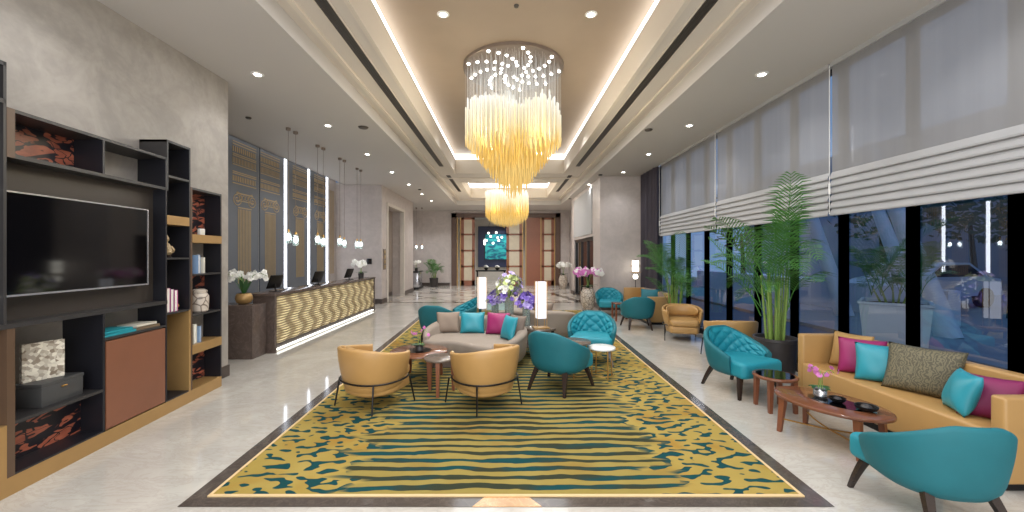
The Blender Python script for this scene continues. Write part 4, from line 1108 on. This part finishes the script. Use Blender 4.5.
round_table('round dark brown side table between the two carpet teal chairs', (.99, 5.78, .012), .235, .50, 'table_grey', 'gold', 3, 0, .01, .3)
round_table('round white side table with thin gold legs before the tufted teal chair', (1.37, 5.72, .012), .19, .43, 'white', 'gold', 4, 0, .009, .3)
round_table('small round walnut table with glass inset before the teal chair by the palm', (3.06, 4.55, 0), .225, .39, 'wood', 'wood_leg', 4, .19, ph=.75, square=True)
t = thing('side_table', 'small square walnut side table between the far teal chairs', 'table', (3.1, 10.75, 0))
mb = MB(); mb.box(-.22, .22, -.22, .22, .44, .47, .005); mb.build('table_top', M['wood'], t)
for x in (-.19, .19):
    for y in (-.19, .19): mb = MB(); mb.box(x - .02, x + .02, y - .02, y + .02, 0, .44); mb.build('leg', M['wood_leg'], t)
# oval coffee table
t = thing('oval_coffee_table', 'oval glossy walnut coffee table in front of the near mustard sofa', 'table', (3.06, 3.78, 0), .45)
A_, B_, h = .33, .47, .37
E = [(A_ * math.cos(2 * PI * k / 56), B_ * math.sin(2 * PI * k / 56)) for k in range(56)]
mb = MB(); mb.prism(E, h - .03, h, .008, 2); mb.build('table_top', M['wood'], t, angle=50)
mb = MB(); mb.prism([(.02 + .14 * math.cos(2 * PI * k / 40), -.05 + .24 * math.sin(2 * PI * k / 40)) for k in range(40)], h, h + .003); mb.build('dark_inset', M['screen'], t)
LG = [(-.2, .3), (.2, .3), (-.2, -.3), (.2, -.3)]
for x, y in LG: mb = MB(); taper_leg(mb, (x, y, h - .03), (x * 1.12, y * 1.08, 0), .055, .035); mb.build('leg', M['wood_leg'], t)
for x, y in LG: mb = MB(); P = spline([(x * 1.1, y * 1.06, .13), (x * .5, y * .55, .11), (0, 0, .1)], 6); mb.tube(P, .008, 6); mb.build('stretcher', M['gold'], t)
# long console behind the curved sofa
ang = math.atan2(-1.3, 1.1)
ca, sa = math.cos(ang), math.sin(ang)
t = thing('console_table', 'long dark console between the two curved sofas holding lamps and vases', 'table', (.06, 7.38, .012), ang)
mb = MB(); mb.box(-.98, .98, -.2, .2, .46, .5, .006); mb.build('table_top', M['table_grey'], t)
mb = MB(); mb.box(-.9, .9, -.16, .16, .16, .19, .004); mb.build('lower_shelf', M['table_grey'], t)
for x in (-.93, .93):
    for y in (-.17, .17): mb = MB(); mb.box(x - .018, x + .018, y - .018, y + .018, 0, .46); mb.build('leg', M['dark_wood'], t)
CT = .512
def on_console(u, v=0): return (.06 + u * ca - v * sa, 7.38 + u * sa + v * ca, CT)
# lamps
def box_lamp(label, p, s=1.0):
    t = thing('table_lamp', label, 'lamp', p, .25, 'white box lamps')
    mb = MB(); mb.box(-.13 * s, .13 * s, -.09 * s, .09 * s, 0, .025, .004); mb.build('base', M['gold_paint'], t)
    for x in (-.085, .085):
        for y in (-.06, .06): mb = MB(); mb.tube([(x * s, y * s, .02), (x * s, y * s, .80 * s)], .006, 6); mb.build('post', M['gold'], t)
    mb = MB(); mb.box(-.08 * s, .08 * s, -.055 * s, .055 * s, .17 * s, .79 * s, .006); mb.build('lamp_shade', M['lamp_shade'], t)
box_lamp('tall white box lamp at the right end of the flower console', on_console(.82))
box_lamp('tall white box lamp at the left end of the flower console', on_console(-.84), 1.0)

# ---------------- flowers
def blossom(kind):
    """one blossom of five or six petals facing -y/up"""
    mb = MB()
    n = {'orchid': 5, 'iris': 6}[kind]
    for k in range(n):
        a = 2 * PI * k / n + .3; c, s = math.cos(a), math.sin(a); L = .05 if kind == 'orchid' else .055; w = .03 if kind == 'orchid' else .024
        rows = []
        for i in range(4):
            f = i / 3; r = .006 + L * f; wd = w * math.sin(PI * min(.97, .12 + .8 * f)); dz = .012 * math.sin(PI * f) - (.01 * f if kind == 'orchid' else -.02 * f)
            rows.append([(r * c - wd * s * q, -dz - .004 * abs(q), r * s + wd * c * q) for q in (-1, 0, 1)])
        mb.grid(rows)
    mb.ball((0, -.008, 0), .009, 1, 6, 4)
    return mb
def make_orchid(name, label, loc, nst, H, spread, petals, potprof, potmat, leafl=.3, seed=1, per=7, group=None, rot=0, bs=1.0, upright=False):
    rd = random.Random(seed); t = thing(name, label, 'flowers', loc, 0, group)
    mb = MB(); mb.lathe(potprof, 24); mb.build('pot', M[potmat], t)
    zt = max(z for r, z in potprof)
    mb = MB(); mb.lathe([(.001, zt - .03), (potprof[-2][0] * .9, zt - .03), (potprof[-2][0] * .9, zt - .02), (.001, zt - .012)], 12); mb.build('soil', M['soil'], t)
    for k in range(8):
        a = 2 * PI * k / 8 + rd.random(); rows = []; L = leafl * rd.uniform(.7, 1.1)
        for i in range(7):
            f = i / 6; r = .02 + L * (.45 if upright else .75) * f; z = zt - .02 + L * ((1.25 * f - .4 * f * f) if upright else (.75 * f - .55 * f * f)); w = .034 * math.sin(PI * (.1 + .85 * f))
            rows.append([(r * math.cos(a) - w * q * math.sin(a), r * math.sin(a) + w * q * math.cos(a), z + .008 * abs(q)) for q in (-1, 0, 1)])
        mb = MB(); mb.grid(rows); mb.build('leaf', M['leaf_dark'], t)
    protos = {}
    for k in range(nst):
        a = 2 * PI * k / nst + rd.uniform(-.3, .3); R = spread * rd.uniform(.6, 1.0); hh = H * rd.uniform(.86, 1.0)
        P = spline([(.02 * math.cos(a), .02 * math.sin(a), zt - .02), (.15 * R * math.cos(a), .15 * R * math.sin(a), zt + hh * .55), (.5 * R * math.cos(a), .5 * R * math.sin(a), zt + hh * .93), (.85 * R * math.cos(a), .85 * R * math.sin(a), zt + hh), (1.15 * R * math.cos(a), 1.15 * R * math.sin(a), zt + hh * .86)], 5)
        mb = MB(); mb.tube(P, .004, 5); st = mb.build('stem', M['stem_green'], t)
        for q in range(per):
            i = int(lerp(len(P) * .5, len(P) - 1, q / (per - 1))); p = P[i]; pm_ = petals[(q + k) % len(petals)]
            if pm_ not in protos: protos[pm_] = blossom('orchid').build('blossom', M[pm_], st); b = protos[pm_]
            else: b = protos[pm_].copy(); COL.objects.link(b); b.parent = st
            b.location = (p[0] + rd.uniform(-.035, .035), p[1] + rd.uniform(-.035, .035), p[2] + rd.uniform(-.05, .03))
            b.rotation_euler = (rd.uniform(-.5, .3), rd.uniform(-.4, .4), a + PI / 2 + rd.uniform(-.7, .7) if rd.random() < .4 else rd.uniform(-.9, .9)); s = rd.uniform(.85, 1.25) * bs; b.scale = (s, s, s)
    return t
bowl = [(.06, 0), (.11, .03), (.135, .09), (.125, .15), (.10, .185), (.09, .185), (.11, .15), (.001, .12)]
make_orchid('potted_orchid', 'white orchid in a gold bowl on the stone plinth by the desk', (-4.52, 6.9, .905), 9, .36, .36, ['petal_white'], bowl, 'gold_paint', .34, 3, 8, bs=.72, upright=True)
cube_pot = [(.07, 0), (.085, .14), (.078, .14), (.001, .12)]
make_orchid('potted_orchid', 'small white orchid in a dark pot at the far end of the desk', (-4.35, 12.0, DZ), 4, .34, .24, ['petal_white'], cube_pot, 'pot_dark', .22, 5, 7, bs=1.2)
vase = [(.12, 0), (.15, .04), (.22, .3), (.235, .5), (.20, .62), (.16, .68), (.175, .72), (.15, .72), (.14, .66), (.001, .6)]
make_orchid('orchid_vase', 'tall marbled floor vase of pink and white orchids beside the right pier', (2.58, 12.6, 0), 9, .58, .42, ['petal_white', 'petal_pink', 'petal_pink', 'petal_white', 'petal_pink'], vase, 'marble_vase', .4, 8, 9, bs=1.5)
make_orchid('orchid_vase', 'far floor vase of white orchids beside the doorway', (2.95, 20.6, 0), 8, .6, .40, ['petal_white'], vase, 'marble_vase', .4, 11, 9, bs=1.6)
tiny = [(.045, 0), (.06, .02), (.055, .07), (.04, .085), (.032, .085), (.001, .07)]
make_orchid('potted_flower', 'small dark potted flower on the walnut coffee table', (-1.2, 5.55, .415), 2, .22, .09, ['petal_pink'], tiny, 'pot_dark', .13, 15, 3, bs=.45)
make_orchid('potted_flower', 'little pink flower in a silver pot on the oval coffee table', (3.05, 3.88, .373), 3, .20, .11, ['petal_pink'], tiny, 'silver', .1, 17, 4, bs=.42)
for i, (dx, dy, r) in enumerate(((.05, -.14, .065), (.14, -.34, .085))):
    t = thing('trinket_dish', 'black dish on the oval coffee table, %s the pink flower' % ('beside' if i == 0 else 'farther from'), 'dish', (3.05 + dx, 3.88 + dy, .373))
    mb = MB(); mb.lathe([(r * .5, 0), (r * .9, .02), (r, .045), (r * .92, .045), (r * .8, .02), (.001, .012)], 20); mb.build('bowl', M['black_metal'], t)
    mb = MB(); mb.ball((0, 0, .03), r * .5, .6, 10, 6); mb.build('filling', M['pot_dark'], t)
def bouquet(label, p, r, h, R, H, mix, seed, n=34):
    rd = random.Random(seed); t = thing('flower_vase', label, 'flowers', p, 0, 'glass vases of flowers on the console')
    mb = MB(); mb.lathe([(.001, 0), (r, 0), (r, h), (r - .006, h), (r - .006, .02), (.001, .02)], 24); mb.build('glass_cylinder', M['vase_glass'], t)
    for k in range(9):
        a = k * 2.4; mb = MB(); mb.tube([(r * .5 * math.cos(a), r * .5 * math.sin(a), .03), (-r * .5 * math.cos(a), -r * .5 * math.sin(a), h), (-R * .6 * math.cos(a), -R * .6 * math.sin(a), h + H * .5)], .0035, 5); mb.build('stem', M['stem_green'], t)
    protos = {}
    for k in range(n):
        z = rd.random(); ph = rd.random() * 2 * PI; q = math.sqrt(1 - (z * .95) ** 2); rr = rd.uniform(.72, 1.0)
        pos = (R * q * rr * math.cos(ph), R * q * rr * math.sin(ph), h - .02 + H * z * rr)
        col = mix(z, rd)
        if col not in protos: b = protos[col] = blossom('iris').build('flower', M[col], t)
        else: b = protos[col].copy(); COL.objects.link(b); b.parent = t
        b.location = pos; s = rd.uniform(.8, 1.5); s *= .8; b.scale = (s, s, s); b.rotation_euler = (-.6 + rd.uniform(-.6, .6), rd.uniform(-.6, .6), ph + PI / 2 + rd.uniform(-.4, .4))
    for k in range(16):
        a = rd.random() * 2 * PI; e = rd.uniform(.2, 1.2); rows = []; L = R * rd.uniform(.9, 1.35)
        for i in range(5):
            f = i / 4; rr = L * f * math.cos(e); z = h + L * f * math.sin(e) - .06 * f * f; w = .014 * math.sin(PI * (.1 + .88 * f))
            rows.append([(rr * math.cos(a) - w * q_ * math.sin(a), rr * math.sin(a) + w * q_ * math.cos(a), z) for q_ in (-1, 1)])
        mb = MB(); mb.grid(rows); mb.build('leaf', M['leaf' if k % 2 else 'petal_lime'], t)
bouquet('tall glass vase of white, lime and purple flowers in the middle of the console', on_console(.0), .085, .46, .28, .48, lambda z, rd: rd.choice(['petal_violet', 'petal_violet', 'petal_lilac']) if z < .3 and rd.random() < .75 else rd.choice(['petal_lime', 'petal_white', 'petal_lime', 'petal_lilac']), 21, 95)
bouquet('glass vase of violet flowers left of the tallest bouquet', on_console(-.42), .07, .34, .16, .22, lambda z, rd: rd.choice(['petal_violet', 'petal_lilac', 'petal_lilac', 'petal_white']), 22, 44)
bouquet('glass vase of violet flowers beside the right white lamp', on_console(.46), .07, .34, .17, .24, lambda z, rd: rd.choice(['petal_violet', 'petal_lilac', 'petal_lilac', 'petal_violet']), 23, 46)

# ---------------- palms
def frond_mesh(L, droop, seed, nl=21, wl=.36, wid=.0088):
    rd = random.Random(seed); mb = MB()
    P = []
    for i in range(13):
        f = i / 12; P.append(Vector((L * (f * .80 - .12 * f * f) * math.sin(.35 + droop * f * .9), 0, L * f * math.cos(.2 + droop * f))))
    mb.tube(P, [lerp(.008, .002, i / 12) for i in range(13)], 5)
    for s in (-1, 1):
        for k in range(nl):
            f = .30 + .70 * k / (nl - 1); i = min(11, int(f * 12)); c = P[i].lerp(P[i + 1], f * 12 - i); d = (P[i + 1] - P[i]).normalized()
            ll = wl * (math.sin(PI * (.16 + .80 * (f - .3) / .7)) ** .7) * rd.uniform(.85, 1.1)
            side = Vector((0, s, 0)); up = d.cross(side).normalized() * (s if True else 1)
            if up.z < 0: up = -up
            dirn = (side * .75 + d * .6 + up * .25).normalized()
            w = d * wid
            q0, q1, q2 = c, c + dirn * ll * .55, c + dirn * ll - Vector((0, 0, ll * .28))
            mb.grid([[q0 - w * .6, q0 + w * .6], [q1 - w, q1 + w], [q2 - w * .1, q2 + w * .1]])
    return mb
def make_palm(label, loc, potr, poth, nst, stemh, nf, fl, seed, wl=.36, lim=None, square=False, xmax=None):
    rd = random.Random(seed); t = thing('potted_palm', label, 'potted palm', loc)
    mb = MB(); mb.lathe([(potr * .78, 0), (potr * .84, .02), (potr, poth - .05), (potr * 1.04, poth - .04), (potr * 1.04, poth), (potr * .93, poth), (potr * .9, poth - .06), (.001, poth - .06)], 28 if not square else 4, sx=1.3 if square else 1, sy=1.3 if square else 1); mb.build('pot', M['outside_white' if square else 'pot_dark'], t)
    mb = MB(); mb.lathe([(.001, poth - .05), (potr * .9, poth - .05), (potr * .9, poth - .06)], 20); mb.build('soil', M['soil'], t)
    tops = []
    for k in range(nst):
        a = 2.4 * k; r = potr * .45 * math.sqrt((k + .5) / nst); h = stemh * rd.uniform(.65, 1.0)
        b0 = Vector((r * math.cos(a), r * math.sin(a), poth - .06)); b1 = Vector((r * 1.7 * math.cos(a), r * 1.7 * math.sin(a), poth + h))
        mb = MB(); N = 9; mb.tube([b0.lerp(b1, i / N) for i in range(N + 1)], [lerp(.017, .009, i / N) * (1.15 if i % 2 else 1) for i in range(N + 1)], 7); mb.build('cane', M['stem_green'], t); tops.append((b1, a))
    fm = [frond_mesh(fl * s_, d_, seed * 10 + i, wl=wl * s_).build('frond', M['leaf'], t, smooth=False) for i, (s_, d_) in enumerate(((1, .55), (.9, .85), (1.05, .35), (.8, 1.15)))]
    for k in range(nf):
        b1, a = tops[k % nst]
        if k < 4: o = fm[k]
        else: o = fm[k % 4].copy(); COL.objects.link(o); o.parent = t
        az = 2.39996 * k + rd.uniform(-.3, .3)
        if lim and math.cos(az) > 0: az = az if rd.random() > lim else PI - az
        s = rd.uniform(.7, 1.1)
        if xmax and k in (5, 11, 17): az = -1.62 - .1 * (k % 3); s = 1.05
        lc = b1 - Vector((0, 0, rd.uniform(.0, .62) * stemh)); ry_ = rd.uniform(-.12, .22)
        for _ in range(14):
            mt = Matrix.Translation(Vector(loc) + lc) @ Matrix.Rotation(az, 4, 'Z') @ Matrix.Rotation(ry_, 4, 'Y') @ Matrix.Scale(s, 4)
            if not xmax or max((mt @ v.co).x for v in o.data.vertices) < xmax: break
            az += .55 if k % 2 else -.55; s *= .985
        o.location = lc; o.rotation_euler = (0, ry_, az); o.scale = (s, s, s)
    return t
make_palm('tall areca palm in a dark pot beside the near mustard sofa', (3.85, 5.72, 0), .27, .58, 13, 1.0, 25, 1.35, 5, .36, .5, xmax=4.19)
make_palm('bushy areca palm in a dark pot behind the far mustard lounge chair', (3.92, 9.25, 0), .26, .45, 11, .9, 22, 1.3, 6, .36, .5, xmax=4.19)
# small far palm
make_palm('small potted palm against the back wall near the far doors', (-3.95, 21.9, 0), .24, .5, 6, .35, 16, .8, 9, .36)

# ---------------- far left console, floor lamp
t = thing('pedestal_console', 'silver and black pedestal console by the far left wall', 'console', (-4.62, 20.75, 0))
mb = MB(); mb.box(-.17, .17, -.5, .5, .1, .86, .01); mb.build('cabinet_body', M['silver'], t)
mb = MB(); mb.box(-.2, .2, -.54, .54, .86, .92, .005); mb.box(-.2, .2, -.54, .54, 0, .1, .005); mb.build('top_and_base', M['black_metal'], t)
make_orchid('potted_orchid', 'white orchid in a dark pot on the far silver console', (-4.62, 20.6, .92), 4, .36, .24, ['petal_white'], cube_pot, 'pot_dark', .22, 31, 6, bs=1.3)
t = thing('floor_lamp', 'floor lamp with white glowing shades between the far sofa and the pier', 'lamp', (4.02, 12.42, 0))
mb = MB(); mb.lathe([(.001, 0), (.13, 0), (.13, .02), (.02, .03), (.001, .03)], 20); mb.build('base', M['black_metal'], t)
mb = MB(); mb.tube([(0, 0, .02), (0, 0, 1.62)], .010, 8); mb.build('pole', M['black_metal'], t)
for z in (1.5, 1.32):
    mb = MB(); mb.lathe([(.015, z - .075), (.1, z - .075), (.1, z + .075), (.015, z + .075)], 20); mb.build('lamp_shade', M['globe'], t)
mb = MB(); mb.ball((0, 0, 1.08), .08, 1, 14, 10); mb.build('globe', M['globe'], t)
mb = MB()
for z in (1.41, 1.22): mb = MB(); mb.lathe([(.014, z - .006), (.17, z - .006), (.17, z + .006), (.014, z + .006)], 20); mb.build('disc', M['gold'], t)
pass

# ================================================================== CHANDELIERS
def strand(mb, x, y, zt, zb, r=.012):
    mb.tube([(x, y, 0), (x, y, zt)], .0013, 3)
    L = zt - zb; P = [(x, y, zt - L * f) for f in (0, .02, .35, .4, .7, .74, 1.0)]
    mb.tube(P, [r * .5, r, r, r * 1.15, r * .9, r * 1.3, r * .4], 5)
def chandelier(label, loc, R, seed, nmax, narrow, zlow):
    rd = random.Random(seed); t = thing('crystal_chandelier', label, 'chandelier', loc)
    mb = MB(); mb.lathe([(.001, 0), (R * 1.02, 0), (R * 1.02, -.05), (R * .99, -.06), (.001, -.06)], 48); mb.build('canopy', M['canopy'], t)
    pts = []
    for k in range(nmax):
        r = R * .97 * math.sqrt((k + .5) / nmax); a = 2.39996 * k
        # petal-like gaps between clusters
        x, y = r * math.cos(a), r * math.sin(a); f = r / R
        if narrow:
            zb = lerp(-2.06, -1.38, ((f - .36) / .64)) if f > .36 else lerp(-2.36, -2.08, (f / .36) ** 1.5)
            zt = -.62 + .16 * math.sin(3 * a + 4 * f) + rd.uniform(-.05, .05) - .22 * f
        else:
            zb = -(1.55 + .62 * math.sqrt(max(0, 1 - f * f))) + rd.uniform(-.03, .03); zt = -.7 + .1 * math.sin(3 * a + 4 * f) - .1 * f
        pts.append((y, x, zt, zb + .04 * math.sin(9 * a)))
    pts.sort(key=lambda q: q[0])
    for (y, x, zt, zb) in pts[:100]:
        mb = MB(); strand(mb, x, y, zt, zb, .016); mb.build('crystal_strand', M['crystal'], t, smooth=False)
    mb = MB()
    for (y, x, zt, zb) in pts[100:]: strand(mb, x, y, zt, zb, .016)
    o = mb.build('crystal_strands', M['crystal'], t, smooth=False); o['kind'] = 'stuff'
    mb0 = None
    for arm in range(9):
        for q in range(6):
            r = R * (.94 - .135 * q); a = 2 * PI * arm / 9 + .16 * q
            if mb0 is None:
                mb = MB(); mb.lathe([(.001, -.022), (.018, -.018), (.026, -.004), (.026, .004), (.001, .004)], 10); mb0 = b = mb.build('spot_bulb', M['bulb'], t)
            else: b = mb0.copy(); COL.objects.link(b); b.parent = t
            b.location = (r * math.cos(a), r * math.sin(a), -.062)
    for q in range(6):
        a = q * PI / 3; d = bpy.data.lights.new('chandelier_glow', 'POINT'); d.energy = 22; d.color = (1, .84, .6); d.shadow_soft_size = .02
        o = bpy.data.objects.new('chandelier_glow', d); COL.objects.link(o); o.location = (loc[0] + (R + .15) * math.cos(a), loc[1] + (R + .15) * math.sin(a), loc[2] - 1.5)
chandelier('nearest and largest amber crystal chandelier with a pointed tip', (.13, 7.2, 5.12), .88, 3, 420, True, 2.75)
chandelier('farther amber crystal chandelier with a rounded bottom', (.04, 16.9, 5.12), .95, 4, 300, False, 2.9)

# ================================================================== OUTSIDE (dusk street)
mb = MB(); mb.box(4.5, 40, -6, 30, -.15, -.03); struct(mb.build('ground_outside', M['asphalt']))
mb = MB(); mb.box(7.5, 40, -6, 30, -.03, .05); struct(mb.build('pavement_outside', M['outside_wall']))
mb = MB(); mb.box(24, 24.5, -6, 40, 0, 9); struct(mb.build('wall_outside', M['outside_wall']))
mb = MB(); mb.box(10.5, 10.8, 9.5, 22, 0, .9); t = tag(mb.build('garden_wall', M['outside_white'], smooth=False), 'low pale garden wall outside the windows', 'wall')
for i, (x, y) in enumerate(((9.5, 11.2), (11.0, 10.6), (9.2, 8.3))):
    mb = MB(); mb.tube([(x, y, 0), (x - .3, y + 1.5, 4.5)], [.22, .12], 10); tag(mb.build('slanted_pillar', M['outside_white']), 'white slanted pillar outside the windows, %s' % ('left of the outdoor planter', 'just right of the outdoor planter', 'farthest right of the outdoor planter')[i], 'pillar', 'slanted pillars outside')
make_palm('bushy dark palm in a square stone planter outside the window', (7.0, 7.2, -.03), .5, .95, 7, .3, 22, 1.0, 41, .4, square=True)
# parked car
t = thing('parked_car', 'white car parked in the street outside', 'car', (14.0, 13.5, .05), .2)
prof = [(-2.1, .35), (-2.15, .75), (-1.7, .9), (-1.1, .98), (-.5, 1.42), (.7, 1.45), (1.5, 1.0), (2.05, .92), (2.15, .4)]
def side_prism(mb, prof, y0, y1):
    V0 = [mb.b.verts.new((x, y0, z)) for x, z in prof]; V1 = [mb.b.verts.new((x, y1, z)) for x, z in prof]; n = len(prof)
    mb.b.faces.new(V0); mb.b.faces.new(V1[::-1])
    for i in range(n): mb.b.faces.new((V0[i], V0[(i + 1) % n], V1[(i + 1) % n], V1[i]))
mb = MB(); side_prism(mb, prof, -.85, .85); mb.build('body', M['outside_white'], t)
mb = MB(); side_prism(mb, [(-.98, 1.0), (-.48, 1.36), (.66, 1.39), (1.3, 1.02)], -.86, .86); mb.build('window', M['car_glass'], t)
for x in (-1.35, 1.35):
    for y in (-.8, .8):
        mb = MB(); mb.tube([(x, y - .1, .32), (x, y + .1, .32)], .32, 18); mb.build('wheel', M['rubber'], t)
# trees
for i, (x, y, s) in enumerate(((16, 17, 1.3), (13, 22, 1.2), (21, 18, 1.3), (13.5, 10.6, 1.1))):
    rd = random.Random(50 + i); t = thing('street_tree', 'dark leafy tree in the street outside, %s' % ('beyond the square stone planter', 'beyond the near indoor palm', 'behind the parked white car', 'nearer than the parked white car')[i], 'tree', (x, y, .05), 0, 'street trees outside')
    mb = MB(); mb.tube([(0, 0, 0), (.05, 0, 1.2), (0, .1, 2.4 * s)], [.16, .12, .07], 8); mb.build('trunk', M['dark_wood'], t)
    mb = MB()
    for k in range(700):
        v = Vector((rd.gauss(0, 1), rd.gauss(0, 1), rd.gauss(0, 1))).normalized() * rd.uniform(.55, 1.0); c = Vector((v.x * 1.7 * s, v.y * 1.7 * s, 3.2 * s + v.z * 1.5 * s))
        a = Vector((rd.gauss(0, 1), rd.gauss(0, 1), rd.gauss(0, 1))).normalized(); b = a.orthogonal().normalized()
        mb.grid([[c - a * .16, c + b * .09], [c - b * .09, c + a * .16]])
    mb.build('crown', M['tree_dark'], t, smooth=False)

# ================================================================== LIGHT
w = bpy.data.worlds.new('dusk'); scene.world = w; w.use_nodes = True
nt = w.node_tree; nt.nodes.clear()
o_ = nt.nodes.new('ShaderNodeOutputWorld'); bg = nt.nodes.new('ShaderNodeBackground'); bg.inputs[0].default_value = srgb(108, 132, 168); bg.inputs[1].default_value = 1.35
nt.links.new(bg.outputs[0], o_.inputs[0])
def area(x, y, z, sx, sy, power, rot=(0, 0, 0), col=(1, .98, .96)):  # added fill lights, not real fixtures
    d = bpy.data.lights.new('fill_light', 'AREA'); d.shape = 'RECTANGLE'; d.size = sx; d.size_y = sy; d.energy = power; d.color = col
    o = bpy.data.objects.new('fill_light', d); COL.objects.link(o); o.location = (x, y, z); o.rotation_euler = rot; return o
area(.12, 5.5, 4.46, 2.8, 13, 340)  # added fill at the coffer mouth, stands in for light leaving it
area(.12, 16.9, 4.46, 2.8, 3, 200)  # same added fill under the far coffer
area(-.2, -2.8, 2.2, 7, 3.6, 420, (PI / 2 , 0, 0))  # added frontal fill behind the camera, no fixture there

scene.view_settings.view_transform = 'Standard'
scene.view_settings.look = 'None'
scene.view_settings.exposure = 0.05
scene.view_settings.use_white_balance = True
scene.view_settings.white_balance_temperature = 6050
scene.view_settings.white_balance_tint = 8
scene.cycles.use_denoising = True
scene.cycles.max_bounces = 8; scene.cycles.transparent_max_bounces = 24; scene.cycles.caustics_reflective = False; scene.cycles.caustics_refractive = False
scene.cycles.sample_clamp_indirect = 4.0
